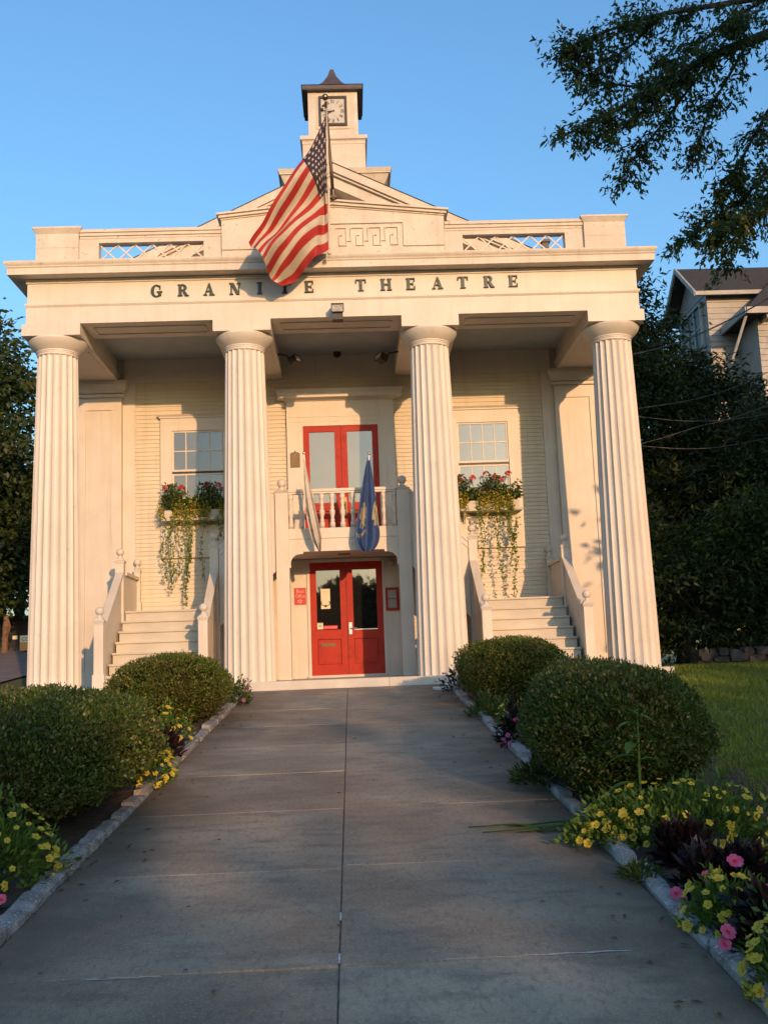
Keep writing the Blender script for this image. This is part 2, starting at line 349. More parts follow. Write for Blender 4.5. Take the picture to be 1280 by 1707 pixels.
for side, nm in ((-1, 'left'), (1, 'right')):
    y = -14.6 if side > 0 else -13.4; k = 0
    while y < -1.6:
        ln = random.uniform(.38, .85)
        y1 = min(y+ln, -1.45)
        stone(side*1.645+random.uniform(-.012, .012), y, y1-.014, .10+.03*random.random(), random.uniform(.035, .07),
              'grey granite edging stone, %s from the viewer along the %s side of the path' % (ORD[k], nm), 'granite edging stones along the path')
        y = y1+.008; k += 1
# ------------------------------------------------------------------ theatre building
T = thing('theatre_building', 'white Greek revival theatre with four fluted columns, roof parapet and clock tower', 'building', (0, 0, 0))
W = 2.64; BW = 5.30
# porch floor
b = MB()
for (x0, x1) in ((-5.5, -2.6), (-2.595, .68), (.685, 3.6), (3.605, 5.36)): b.box(x0, x1, -.6, -.25, -.3, 0)
b.box(-5.5, 5.36, -.245, W+.1, -.3, -.004); b.build('porch_floor', STEPG, T)
# clapboard wall
def clap(b, x0, x1, z0, z1, y, sp=.083, th=.017):
    n = max(1, round((z1-z0)/sp)); h = (z1-z0)/n
    for i in range(n):
        a = z0+i*h; b.add([(x0, y-th, a), (x1, y-th, a), (x1, y, a+h), (x0, y, a+h), (x0, y, a), (x1, y, a)], [(0, 1, 2, 3), (4, 5, 1, 0)])
b = MB(); clap(b, -4.25, 4.25, 0, 5.98, W-.004); b.box(-5.15, 5.15, W, W+.2, -.1, 7.7); b.build('clapboard_wall', SIDING, T)
BX('frieze_board', PAINT, T, (-4.3, 4.3, W-.035, W-.001, 5.98, 6.46))
BX('side_wall', PAINT, T, (-5.15, -5.0, W+.21, 19, -.3, 7.65), (5.0, 5.15, W+.21, 19, -.3, 7.65), (-5, 5, 18.8, 19, -.3, 7.65))
for s in (-1, 1):
    X = lambda a, c: (min(s*a, s*c), max(s*a, s*c))
    b = MB(); b.box(*X(4.32, 5.22), W-.16, W+.3, 0, 5.88)
    for q in ((4.32, 4.52), (5.02, 5.22)): b.box(*X(*q), W-.185, W-.161, 0.28, 5.40)
    b.box(*X(4.32, 5.22), W-.186, W-.1615, 5.401, 5.62); b.box(*X(4.32, 5.22), W-.187, W-.161, 0, .279)
    p = b.build('pilaster', PAINT, T)
    b = MB(); b.box(*X(4.27, 5.27), W-.215, W+.32, 5.66, 5.72); x0, x1 = X(4.27, 5.27)
    b.taper(x0, x1, W-.21, W+.32, 5.74, 5.90, .07); b.box(x0-.07, x1+.07, W-.29, W+.36, 5.901, 5.978); b.build('capital', PAINT, p)
    BX('corner_board', PAINT, T, (*X(4.08, 4.318), W-.05, W-.017, 0, 5.978))
# columns
def column(cx):
    nf, sub = 20, 6; prof = []; n = nf*sub
    b = MB(); nz = 16; zt = 5.70
    for i in range(nz+1):
        t = i/nz; r = .437-.097*t**1.25
        for k in range(n):
            a = 2*PI*k/n; q = (k % sub)/sub
            dd = .036*math.sin(PI*q)**.75 if 0 < q < 1 else 0
            rr = r*(1-dd/.42*1.1)
            b.v.append((cx+rr*math.cos(a+.08), rr*math.sin(a+.08), zt*t))
    for i in range(nz):
        for k in range(n): b.f.append((i*n+k, i*n+(k+1) % n, (i+1)*n+(k+1) % n, (i+1)*n+k))
    b.m = [0]*len(b.f)
    c = smooth_by_angle(b.build('column', COLP, T), 25)
    b = MB(); b.lathe((cx, 0, 5.70), [(.335, -.01), (.345, .0), (.345, .03), (.352, .035), (.352, .055), (.362, .06), (.362, .08), (.40, .115), (.45, .165), (.485, .215), (.498, .25), (.49, .279)], 48)
    smooth_by_angle(b.build('capital', COLP, c), 30)
for i in range(4): column((i-1.5)*3.25)
# beams running back from each column, with their blocks as front ends
for i in range(4):
    x = (i-1.5)*3.25; h = .496
    b = MB(); b.box(x-h, x+h, -.444, W-.04, 5.983, 6.185); b.box(x-h+.06, x+h-.06, .0, W-.045, 6.186, 6.46)
    for q in ((x-h+.09, x-h+.12), (x+h-.12, x+h-.09)): b.box(*q, .55, W-.35, 5.972, 5.984)
    b.box(x-h+.12, x+h-.12, W-.38, W-.35, 5.973, 5.984)
    b.build('ceiling_beam', PAINT, T)
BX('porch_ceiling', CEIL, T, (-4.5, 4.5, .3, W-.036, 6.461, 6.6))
# entablature
b = MB(); b.box(-BW, BW, -.43, .40, 6.187, 6.50); b.box(-BW, -4.5, .40, W+.6, 6.19, 6.50); b.box(4.5, BW, .40, W+.6, 6.19, 6.50)
for k in (-1, 0, 1):
    x = k*3.25
    b.box(x-.95, x+.95, -.20, -.17, 6.172, 6.188); b.box(x-.95, x+.95, .17, .20, 6.173, 6.189); b.box(x-.98, x-.95, -.17, .17, 6.171, 6.188); b.box(x+.95, x+.98, -.17, .17, 6.171, 6.188)
b.box(-BW+.012, BW-.012, -.418, .40, 6.50, 6.985); b.box(-BW+.012, -4.5, .40, W+.6, 6.501, 6.985); b.box(4.5, BW-.012, .40, W+.6, 6.501, 6.985)
b.taper(-BW-.005, BW+.005, -.435, W+.6, 6.485, 6.515, .018); b.box(-BW-.025, BW+.025, -.455, W+.6, 6.516, 6.552)
b.box(-BW-.01, BW+.01, -.44, W+.6, 6.915, 6.94); b.taper(-BW, BW, -.43, W+.6, 6.941, 6.972, .03)
ENT = b.build('entablature', PAINT, T)
b = MB(); e = BW
b.box(-e-.255, e+.255, -.685, W+.6, 6.985, 7.10); b.taper(-e-.26, e+.26, -.69, W+.6, 7.101, 7.115, .012)
pr = [(.262, 7.116), (.268, 7.135), (.29, 7.165), (.30, 7.19), (.30, 7.215), (.285, 7.222)]
for (a, z0), (c_, z1) in zip(pr, pr[1:]): b.taper(-e-a, e+a, -.43-a, W+.6, z0, z1, c_-a)
b.build('cornice', CORN, ENT)
BX('porch_roof', LOUV, T, (-5.2, 5.2, -.35, W+.2, 7.223, 7.245))
# letters
def glyph(ch):
    S = []; q = lambda *p: S.append(list(p)); rc = lambda x0, x1, y0, y1: q((x0, y0), (x1, y0), (x1, y1), (x0, y1))
    def stem(x0, x1, top=True, bot=True):
        rc(x0, x1, 0, 1)
        if bot: rc(x0-.09, x1+.09, 0, .075)
        if top: rc(x0-.09, x1+.09, .925, 1)
    def ring(cx, cy, ro, yo, ri, yi, a0, a1, n=18):
        for k in range(n):
            t0, t1 = R(a0+(a1-a0)*k/n), R(a0+(a1-a0)*(k+1)/n)
            q((cx+ri*math.cos(t0), cy+yi*math.sin(t0)), (cx+ro*math.cos(t0), cy+yo*math.sin(t0)), (cx+ro*math.cos(t1), cy+yo*math.sin(t1)), (cx+ri*math.cos(t1), cy+yi*math.sin(t1)))
    if ch == 'I': stem(.36, .62)
    elif ch == 'T':
        rc(.38, .63, 0, .91); rc(.26, .75, 0, .075); rc(.04, .97, .91, 1); rc(.04, .13, .70, .91); rc(.88, .97, .70, .91)
    elif ch == 'H': stem(.1, .33); stem(.69, .92); rc(.33, .69, .46, .56)
    elif ch == 'E':
        stem(.14, .39); rc(.39, .86, 0, .09); rc(.39, .84, .91, 1); rc(.77, .86, .09, .30); rc(.76, .84, .72, .91); rc(.39, .62, .46, .55); rc(.62, .70, .36, .65)
    elif ch == 'N':
        rc(.13, .23, .075, .93); rc(.80, .90, .0, .93); rc(.02, .34, 0, .075); rc(.68, 1.0, .925, 1); rc(.0, .28, .925, 1); q((.12, 1.0), (.40, 1.0), (.90, .0), (.66, .0))
    elif ch == 'A':
        q((.10, .07), (.20, .07), (.50, .93), (.44, .98)); q((.62, .07), (.90, .07), (.58, 1.02), (.42, 1.02)); rc(.26, .68, .30, .39); rc(.0, .32, 0, .075); rc(.52, 1.0, 0, .075)
    elif ch == 'R':
        stem(.14, .38); ring(.48, .735, .36, .265, .13, .19, -90, 90); rc(.38, .48, .925, 1); rc(.38, .48, .47, .545); q((.44, .50), (.64, .52), (.98, .0), (.70, .0)); rc(.7, 1.02, 0, .06)
    elif ch == 'G':
        ring(.50, .5, .50, .52, .25, .45, 48, 318, 26); rc(.66, .90, .08, .42); rc(.54, 1.0, .38, .455); rc(.76, .84, .64, .96)
    return S
LX = [-3.075, -2.625, -2.175, -1.73, -1.305, -.869, -.443, .447, .886, 1.323, 1.784, 2.226, 2.679, 3.115]
for ch, x in zip('GRANITETHEATRE', LX):
    b = MB(); zb = 6.627+(x+3.08)*.0035
    for i, poly in enumerate(glyph(ch)):
        b.prism([(x+(p[0]-.5)*.195, zb+p[1]*.208) for p in poly], -.452-.0006*(i % 7)-.00015*i, -.4185, 'y')
    b.build('letter', GREEN, ENT)
# parapet
for s in (-1, 1):
    X = lambda a, c: (min(s*a, s*c), max(s*a, s*c))
    b = MB(); b.box(*X(4.40, 5.13), -.50, .15, 7.2, 7.52); b.box(*X(4.404, 5.126), -.496, .146, 7.5205, 7.53); b.box(*X(4.40, 5.13), -.50, .15, 7.531, 7.785)
    x0, x1 = X(4.40, 5.13); b.taper(x0, x1, -.50, .15, 7.786, 7.86, .05); b.box(x0-.055, x1+.055, -.555, .2, 7.861, 7.895)
    b.build('parapet_pedestal', WEATH, T)
    b = MB(); b.box(*X(1.95, 2.26), -.44, -.26, 7.2, 7.70); b.box(*X(4.07, 4.399), -.44, -.26, 7.2, 7.70)
    b.box(*X(2.26, 4.07), -.442, -.262, 7.625, 7.701); b.box(*X(2.26, 4.07), -.441, -.261, 7.2, 7.33)
    x0, x1 = X(1.95, 4.39); b.add([], []); b.box(x0, x1, -.45, -.25, 7.702, 7.745); b.box(x0, x1, -.475, -.225, 7.746, 7.80); b.box(x0, x1, -.50, -.20, 7.801, 7.855)
    rail = b.build('parapet_railing', WEATH, T)
    b = MB(); n = 6; dx = 1.81/n
    for k in range(n):
        for d in (0, 1):
            xa, xb = (2.26+k*dx, 2.26+(k+1)*dx)[::1 if d else -1]; xa *= s; xb *= s
            yy = -.36 if d else -.345; t = .012
            vx, vz = (xb-xa), .295; l = math.hypot(vx, vz); px, pz = -vz/l*t, vx/l*t
            b.prism([(xa+px, 7.33+pz), (xa-px, 7.33-pz), (xb-px, 7.625-pz), (xb+px, 7.625+pz)], yy, yy+.014, 'y')
    b.build('lattice', PAINT, rail)
BX('vent_stack', BLACK, T, (3.88, 4.0, .6, .72, 7.24, 7.9), (3.85, 4.03, .57, .75, 7.901, 7.95))
b = MB(); b.prism([(-1.94, 7.2), (1.94, 7.2), (1.94, 7.962), (0, 8.162), (-1.94, 7.962)], -.50, .1, 'y')
def gable_strip(b, hx, z_end, z_mid, th, y0, y1):
    b.prism([(-hx, z_end), (0, z_mid), (hx, z_end), (hx, z_end+th), (0, z_mid+th), (-hx, z_end+th)], y0, y1, 'y')
gable_strip(b, 1.955, 7.963, 8.165, .025, -.52, .12); gable_strip(b, 1.985, 7.986, 8.19, .045, -.56, .14); gable_strip(b, 2.02, 8.028, 8.238, .035, -.60, .16)
pp = b.build('parapet_panel', WEATH, T)
b = MB(); K = 0
def fr(x0, x1, z0, z1):
    global K
    K += 1; b.box(x0, x1, -.526-.0004*(K % 9), -.4995, z0, z1)
t_ = .014
for s in (-1, 1):
    def fx(a, c, z0, z1): fr(min(s*a, s*c), max(s*a, s*c), z0, z1)
    fx(.0, 1.23, 7.845, 7.862); fx(1.215, 1.235, 7.42, 7.844); fx(1.236, 1.93, 7.415, 7.43)
    for k in range(4):
        o = .04+.30*k
        fx(o, o+.19, 7.76, 7.776); fx(o+.176, o+.19, 7.44, 7.759); fx(o+.05, o+.175, 7.44, 7.456); fx(o+.05, o+.064, 7.457, 7.64); fx(o+.065, o+.11, 7.625, 7.64)
        if k < 3: fx(o+.255, o+.27, 7.52, 7.77); fx(o+.191, o+.254, 7.52, 7.535); fx(o+.271, o+.30, 7.756, 7.77)
b.build('fret', WEATH, pp)
# main gable and roof
SL = .487; YG = 2.22; AP = 10.42; HX = 5.72
def rake(b, top, th, y0, y1, hx):
    zt = AP-top
    b.prism([(-hx, zt-SL*hx), (-hx, zt-th-SL*hx), (0, zt-th), (hx, zt-th-SL*hx), (hx, zt-SL*hx), (0, zt)], y0, y1, 'y')
b = MB(); rake(b, 0, .014, YG-.035, 19.3, HX+.03); b.build('roof', ROOF, T)
b = MB(); rake(b, .0145, .18, YG-.02, W+.5, HX); rake(b, .195, .05, YG+.03, W+.45, HX-.03); rake(b, .2455, .24, YG+.10, W+.4, HX-.2)
GB = MB(); GB.prism([(-5.3, 7.2), (5.3, 7.2), (5.3, AP-.3-SL*5.3), (0, AP-.3), (-5.3, AP-.3-SL*5.3)], W-.005+.1, W+.35, 'y'); g = GB.build('gable', WEATH, T)
b.build('raking_cornice', WEATH, g)
BX('eave_cornice', CORN, T, (-5.6, -5.152, W+.52, 19.1, 7.2, 7.55)); BX('eave_cornice', CORN, T, (5.152, 5.6, W+.52, 19.1, 7.2, 7.55))
# clock tower
TX, TY = .045, 5.9; yF = 4.6
TW = None
b = MB()
def sq(b, h, z0, z1): b.box(TX-h, TX+h, TY-h, TY+h, z0, z1)
def sqt(b, h, z0, z1, e): b.taper(TX-h, TX+h, TY-h, TY+h, z0, z1, e)
TZ = {}
sq(b, 1.14, 9.0, 11.20); sqt(b, 1.145, 11.201, 11.41, .10); sq(b, 1.275, 11.411, 11.45); sqt(b, 1.28, 11.451, 11.53, .03)
sq(b, .735, 11.531, 12.42); sq(b, .744, 12.421, 12.50); sqt(b, .747, 12.501, 12.525, .02); sq(b, .79, 12.526, 12.62); sq(b, .59, 12.621, 13.84)
tw = b.build('clock_tower', WEATH, T)
b = MB(); sq(b, .71, 13.841, 13.86); b.build('tower_soffit', LOUV, tw)
b = MB(); sq(b, .718, 13.8605, 13.95); prf = [(.74, 13.951), (.70, 13.972), (.52, 14.04), (.36, 14.15), (.22, 14.33), (.11, 14.54), (.05, 14.73), (.035, 14.77)]
for (a, z0), (c_, z1) in zip(prf, prf[1:]): sqt(b, a, z0, z1, c_-a)
b.build('tower_roof', LOUV, tw)
# clock on the tower front
yf = TY-.59; cz = 13.325; ch = .335; cv = .375
b = MB(); b.box(TX-ch-.055, TX+ch+.055, yf-.02, yf+.001, cz-cv-.07, cz+cv+.055); b.build('clock_casing', WEATH, tw)
b = MB()
b.box(TX-ch, TX-ch+.055, yf-.06, yf-.0205, cz-cv, cz+cv); b.box(TX+ch-.055, TX+ch, yf-.06, yf-.0205, cz-cv, cz+cv); b.box(TX-ch+.055, TX+ch-.055, yf-.061, yf-.0205, cz+cv-.055, cz+cv); b.box(TX-ch+.055, TX+ch-.055, yf-.061, yf-.0205, cz-cv, cz-cv+.055)
b.build('clock_frame', DKFR, tw)
b = MB(); b.box(TX-ch+.055, TX+ch-.055, yf-.03, yf-.021, cz-cv+.055, cz+cv-.055)
NUM = ['XII', 'I', 'II', 'III', 'IV', 'V', 'VI', 'VII', 'VIII', 'IX', 'X', 'XI']
def bar2(b, p, q, t, y0, y1, mi):
    dx, dz = q[0]-p[0], q[1]-p[1]; l = math.hypot(dx, dz); nx_, nz_ = -dz/l*t, dx/l*t
    b.prism([(p[0]+nx_, p[1]+nz_), (p[0]-nx_, p[1]-nz_), (q[0]-nx_, q[1]-nz_), (q[0]+nx_, q[1]+nz_)], y0, y1, 'y', mi)
kk = 0
for h_ in range(12):
    a = PI/2-2*PI*h_/12; rr = .225; cx_, cz_ = TX+rr*math.cos(a), cz+rr*1.1*math.sin(a)
    tdir = (math.cos(a), math.sin(a)); per = (-math.sin(a), math.cos(a))
    n_ = len(NUM[h_]); wd = .030
    for i, c_ in enumerate(NUM[h_]):
        u = -(i-(n_-1)/2)*wd
        P = lambda s_, r_: (cx_+per[0]*s_+tdir[0]*r_, cz_+per[1]*s_+tdir[1]*r_)
        for (s0, s1) in {'I': ((u, u),), 'X': ((u-.012, u+.012), (u+.012, u-.012)), 'V': ((u, u-.012), (u, u+.012))}[c_]:
            kk += 1; bar2(b, P(s0, -.045), P(s1, .045), .0055, yf-.034-.0002*(kk % 11), yf-.0305, 1)
b.build('clock_face', [pmat('clock_white', (.50, .48, .43), (.44, .42, .37), 6, .6), DKFR], tw)
for ang, ln, t in ((R(180+6), .13, .012), (R(180+28), .20, .008)):
    b = MB(); bar2(b, (TX-.04*math.cos(ang), cz-.04*math.sin(ang)), (TX+ln*math.cos(ang), cz+ln*math.sin(ang)), t, yf-.048-(.004 if ln > .15 else 0), yf-.041-(.004 if ln > .15 else 0), 0)
    b.build('clock_hand', BLACK, tw)
# ---- doors
def leafdoor(x0, x1, z0, z1, gz0, gz1, pz0, pz1, y, glass, gi=.125):
    st = .12
    b = MB(); b.box(x0, x0+st, y, y+.045, z0, z1); b.box(x1-st, x1, y, y+.045, z0, z1)
    b.box(x0+st, x1-st, y+.001, y+.045, gz1, z1); b.box(x0+st, x1-st, y+.001, y+.045, pz1, gz0); b.box(x0+st, x1-st, y+.001, y+.045, z0, pz0)
    b.box(x0+st, x1-st, y+.040, y+.045, pz0, pz1); b.box(x0+st+.014, x1-st-.014, y+.014, y+.0399, pz0+.014, pz1-.014); b.box(x0+st+.055, x1-st-.055, y+.004, y+.0139, pz0+.055, pz1-.055)
    d = b.build('door', RED, T)
    BX('glass_pane', glass, d, (x0+st, x1-st, y+.025, y+.04, gz0, gz1))
    return d
for (x0, x1) in ((-.75, -.004), (.004, .745)):
    d = leafdoor(x0, x1, 2.685, 4.98, 3.42, 4.86, 2.86, 3.26, W-.065, DOORGL)
    if x0 > 0:
        b = MB(); b.tube([(.055, W-.075, 3.2), (.055, W-.12, 3.23), (.055, W-.12, 3.4), (.055, W-.075, 3.43)], .012, 8); b.box(.03, .08, W-.08, W-.066, 3.16, 3.52); b.build('handle', BRASS, d)
BX('door_casing', PAINT, T, (-1.07, -.751, W-.09, W-.017, 2.66, 5.06), (.746, 1.07, W-.09, W-.017, 2.66, 5.06), (-1.07, 1.07, W-.095, W-.017, 5.061, 5.49), (-.751, .746, W-.09, W-.017, 4.981, 5.06), (-1.075, 1.075, W-.105, W-.017, 5.16, 5.185))
b = MB(); b.taper(-1.09, 1.09, W-.12, W-.017, 5.491, 5.53, .06); b.box(-1.235, 1.235, W-.27, W-.017, 5.531, 5.62); b.taper(-1.24, 1.24, W-.275, W-.017, 5.621, 5.69, .03); b.build('door_hood', PAINT, T)
LD = []
for (x0, x1) in ((-.69, .012), (.02, .722)):
    d = leafdoor(x0, x1, .05, 2.235, .92, 2.08, .25, .74, W-.065, DARKGL); LD.append(d)
b = MB(); b.box(.045, .105, W-.085, W-.066, .82, 1.05); b.tube([(.075, W-.085, .935), (.075, W-.12, .935), (.20, W-.122, .935)], .012, 8); b.build('handle', SILVER, LD[1])
BX('mail_slot', BRONZE, LD[0], (-.50, -.22, W-.072, W-.0655, .60, .66))
BX('glazing_bead', SILVER, LD[1], (.14, .602, W-.068, W-.0655, .905, .92))
BX('threshold', STEPG, T, (-.76, .79, W-.12, W-.017, .001, .049))
BX('entry_panel', PAINT, T, (-1.22, -.692, W-.045, W-.017, .0, 2.3), (.724, 1.22, W-.045, W-.017, 0, 2.3), (-.69, .722, W-.075, W-.017, 2.236, 2.3))
BX('entry_trim', PAINT, T, (-.745, -.693, W-.08, W-.046, .0, 2.29)); BX('entry_trim', PAINT, T, (.725, .775, W-.08, W-.046, 0, 2.29))
# ---- windows
for cx, nm in ((-2.84, 'l'), (2.84, 'r')):
    x0, x1, z0, zm, z1 = cx-.51, cx+.51, 3.12, 4.139, 4.965
    b = MB()
    for (a, c_) in ((cx-.735, x0), (x1, cx+.735)): b.box(a, c_, W-.085, W-.017, 3.05, 5.10)
    b.box(cx-.735, cx+.735, W-.086, W-.017, 5.101, 5.22); b.box(cx-.76, cx+.76, W-.115, W-.017, 5.221, 5.25); b.taper(cx-.77, cx+.77, W-.12, W-.017, 5.251, 5.285, .03)
    b.box(x0, x1, W-.084, W-.017, z1, 5.10)
    wn = b.build('window', PAINT, T)
    b = MB(); b.box(cx-.735, cx+.735, W-.08, W-.017, 2.42, 3.049); b.box(cx-.70, cx-.02, W-.083, W-.0805, 2.5, 3.0); b.box(cx+.02, cx+.70, W-.083, W-.0805, 2.5, 3.0); b.build('apron_panel', SIDING, wn)
    b = MB(); y = W-.055
    for (za, zb_, yy) in ((zm, z1, y), (z0, zm-.04, y+.012)):
        b.box(x0, x0+.035, yy, yy+.03, za, zb_); b.box(x1-.035, x1, yy, yy+.03, za, zb_); b.box(x0+.035, x1-.035, yy+.001, yy+.03, zb_-.035, zb_); b.box(x0+.035, x1-.035, yy-.004, yy+.03, za, za+.04)
        for k in (1, 2, 3): xx = x0+.035+(x1-x0-.07)*k/4; b.box(xx-.009, xx+.009, yy+.006, yy+.03, za+.04, zb_-.035)
        zz = za+.5*(zb_-za); b.box(x0+.035, x1-.035, yy+.008, yy+.029, zz-.011, zz+.011)
    b.build('sash', PAINT, wn)
    BX('meeting_rail', DKFR, wn, (x0+.003, x1-.003, W-.052, W-.02, zm-.039, zm-.001))
    BX('glass_pane', BLIND, wn, (x0+.03, x1-.03, W-.03, W-.020, z0, zm-.04), (x0+.03, x1-.03, W-.036, W-.0205, zm+.001, z1))
# ------------------------------------------------------------------ porch staircase
SRC = 'white wooden double staircase whose two flights meet at a balcony above the lower red doors'
ST = thing('porch_staircase', SRC, 'staircase', (0, 1.3, 0))
def newel(x, y, z0, ztop, w=.165, sh=.12):
    h = w/2; b = MB(); b.box(x-h-.02, x+h+.02, y-h-.02, y+h+.02, z0, z0+.22); b.box(x-h, x+h, y-h, y+h, z0+.221, ztop-.10)
    b.taper(x-h, x+h, y-h, y+h, ztop-.099, ztop-.05, .018); b.taper(x-h-.018, x+h+.018, y-h-.018, y+h+.018, ztop-.049, ztop, -.045)
    p = b.build('newel_post', PAINT, ST)
    b = MB(); r = .073; b.lathe((x, y, ztop), [(.06, -.01), (.058, .01), (.036, .025), (.034, .05)]+[(max(r*math.sin(a), .002), .117-r*math.cos(a)) for a in [PI*k/14 for k in range(2, 15)]], 20)
    smooth_by_angle(b.build('ball_finial', PAINT, p), 45)
for s in (-1, 1):
    X = lambda a, c: (min(s*a, s*c), max(s*a, s*c))
    newel(s*4.07, -.25, -.004, 1.14, .155); newel(s*2.36, -.25, -.004, 1.14, .155); newel(s*4.08, 1.3, -.004, 2.30, .155); newel(s*2.37, 1.3, -.004, 2.53, .155); newel(s*4.02, 2.52, 1.35, 2.24, .11)
    # front flight
    N = 7; h = 1.34/N; g = 1.5/6
    for k in range(N):
        z1 = (k+1)*h; y0 = -.2+k*g
        b = MB(); b.box(*X(2.445, 3.985), y0+.02, (y0+g if k < 6 else 1.36)+.02, (z1-h if k else -.003), z1-.035)
        yb = y0+g+.018 if k < 6 else 2.55
        b.box(*X(2.44, 3.99), y0-.012, yb, z1-.034, z1)
        b.build('step', STEPP, ST)
    BX('landing_floor', STEPP, ST, (*X(2.29, 4.0), 1.62, W-.03, 1.20, 1.298))
    for xs_ in (4.07, 2.365):
        b = MB(); b.prism([(-.165, .0), (1.215, .0), (1.215, 1.98), (-.165, .93)], s*xs_-.03, s*xs_+.03, 'x'); b.build('stair_side_panel', PAINT, ST)
        b = MB(); b.prism([(-.17, .925), (1.22, 1.985), (1.22, 2.05), (-.17, .99)], s*xs_-.07, s*xs_+.07, 'x'); b.prism([(-.168, .86), (1.218, 1.92), (1.218, 1.983), (-.168, .923)], s*xs_-.045, s*xs_+.045, 'x'); b.build('handrail', PAINT, ST)
    BX('landing_side_panel', PAINT, ST, (*X(4.02, 4.07), 1.385, 2.455, .0, 2.0)); BX('handrail', PAINT, ST, (*X(3.975, 4.115), 1.386, 2.456, 2.001, 2.06))
    b = MB(); clap(b, *X(2.30, 3.99), 0, 1.18, 1.62, .083); b.build('skirt_siding', SIDING, ST)
    # upper flight towards the central balcony
    x0, x1 = 1.236, 2.285; za, zb_ = 3.40, 2.42; dz = 1.42
    def quad(top0, top1, y0, y1, mat_b):
        mat_b.prism([(s*x0, za-top1), (s*x1, zb_-top1), (s*x1, zb_-top0), (s*x0, za-top0)], y0, y1, 'y')
    b = MB(); quad(.03, dz, 1.262, 1.30, b)
    for (t0, t1) in ((.03, .14), (.66, .77), (1.30, dz)): quad(t0, t1, 1.243, 1.2615, b)
    b.prism([(s*x0, za-dz), (s*(x0+.09), za-dz-.09*.933), (s*(x0+.09), za-.03-.09*.933), (s*x0, za-.03)], 1.2425, 1.2615, 'y')
    b.build('stair_front_panel', PAINT, ST)
    b = MB(); quad(-.035, .03, 1.225, 1.345, b); b.build('handrail', PAINT, ST)
    h2 = 1.32/7
    for k in range(7):
        xa = 2.30-k*.155
        b = MB(); b.box(*X(xa-.17, xa), 1.345, W-.03, 1.34+k*h2-.12, 1.34+(k+1)*h2-.035); b.box(*X(xa-.17, xa+.015), 1.346, W-.031, 1.34+(k+1)*h2-.034, 1.34+(k+1)*h2); b.build('step', STEPP, ST)
    # balcony posts
    b = MB(); b.box(*X(1.0, 1.235), 1.18, 1.41, 0, 3.40); x_0, x_1 = X(1.0, 1.235); b.taper(x_0, x_1, 1.18, 1.41, 3.401, 3.43, .02); b.taper(x_0-.02, x_1+.02, 1.16, 1.43, 3.431, 3.475, -.08)
    p = b.build('balcony_post', PAINT, ST)
    b = MB(); r = .082; b.lathe((s*1.117, 1.295, 3.465), [(.075, 0), (.07, .02), (.045, .035), (.042, .06)]+[(max(r*math.sin(a), .002), .137-r*math.cos(a)) for a in [PI*k/14 for k in range(2, 15)]], 22)
    smooth_by_angle(b.build('ball_finial', PAINT, p), 45)
    b = MB(); pts = [(.999, 2.309), (.999, 2.03), (.99, 2.015), (.972, 2.02), (.965, 2.045), (.975, 2.065)]
    pts += [(.80+.175*math.cos(PI/2*k/10), 2.09+.175*math.sin(PI/2*k/10)) for k in range(11)]
    pts += [(.785, 2.27), (.765, 2.262), (.745, 2.275), (.74, 2.309)]
    b.prism([(s*p_[0], p_[1]) for p_ in pts], 1.22, 1.26, 'y'); b.build('bracket', PAINT, ST)
# central balcony
BX('balcony_floor', STEPP, ST, (-1.0, 1.0, 1.33, W-.1, 2.31, 2.68), (-1.235, -1.001, 1.42, W-.1, 2.312, 2.68), (1.001, 1.235, 1.42, W-.1, 2.312, 2.68))
BX('balcony_fascia', PAINT, ST, (-.999, .999, 1.235, 1.329, 2.31, 2.545), (-.999, .999, 1.215, 1.329, 2.546, 2.565), (-.999, .999, 1.237, 1.329, 2.566, 2.682))
BX('handrail', PAINT, ST, (-.999, .999, 1.245, 1.345, 3.385, 3.42), (-.999, .999, 1.225, 1.365, 3.421, 3.47))
BX('bottom_rail', PAINT, ST, (-.999, .999, 1.25, 1.34, 2.683, 2.74))
prof = [(.05, 0), (.05, .10), (.032, .12), (.044, .15), (.03, .18), (.036, .22), (.052, .28), (.05, .33), (.03, .36), (.043, .385), (.03, .41), (.034, .44), (.045, .50), (.032, .53), (.048, .55), (.048, .645)]
bm_ = smooth_by_angle
me = MB().lathe((0, 0, 0), prof, 12).mesh('baluster', PAINT, smooth=True)
for k in range(11):
    x = -.955+1.91*k/10
    o = link('baluster', me, ST, (x, 1.295, 2.74))
BX('soffit_vent', BRONZE, ST, (-.12, .12, 1.75, 1.9, 2.30, 2.3095))
# ------------------------------------------------------------------ signs, lamps, notices
def text(s, size, x, y, z, mat, name, parent, ext=.002, sx=1):
    c = bpy.data.curves.new('t', 'FONT'); c.body = s; c.size = size; c.extrude = ext; c.align_x = 'CENTER'; c.resolution_u = 3
    o = bpy.data.objects.new('t', c); COL.objects.link(o)
    dg = bpy.context.evaluated_depsgraph_get(); me = bpy.data.meshes.new_from_object(o.evaluated_get(dg)); bpy.data.objects.remove(o)
    L0 = LOC[parent]
    me.transform(Matrix.Translation(Vector((x, y, z))-L0) @ Matrix.Rotation(PI/2, 4, 'X') @ Matrix.Diagonal((sx, 1, 1, 1)))
    me.materials.clear(); me.materials.append(mat)
    return link(name, me, parent)
yw = W-.046
o = thing('box_office_sign', 'red sign with pale words Box Office and an arrow, left of the lower doors', 'sign', (-.885, yw, 1.43))
BX('panel', SIGNR, o, (-1.0, -.77, yw-.012, yw, 1.425, 1.755))
text('Box', .10, -.885, yw-.014, 1.655, PINKT, 'lettering', o, sx=.95); text('Office', .09, -.885, yw-.014, 1.565, PINKT, 'lettering', o, sx=.85)
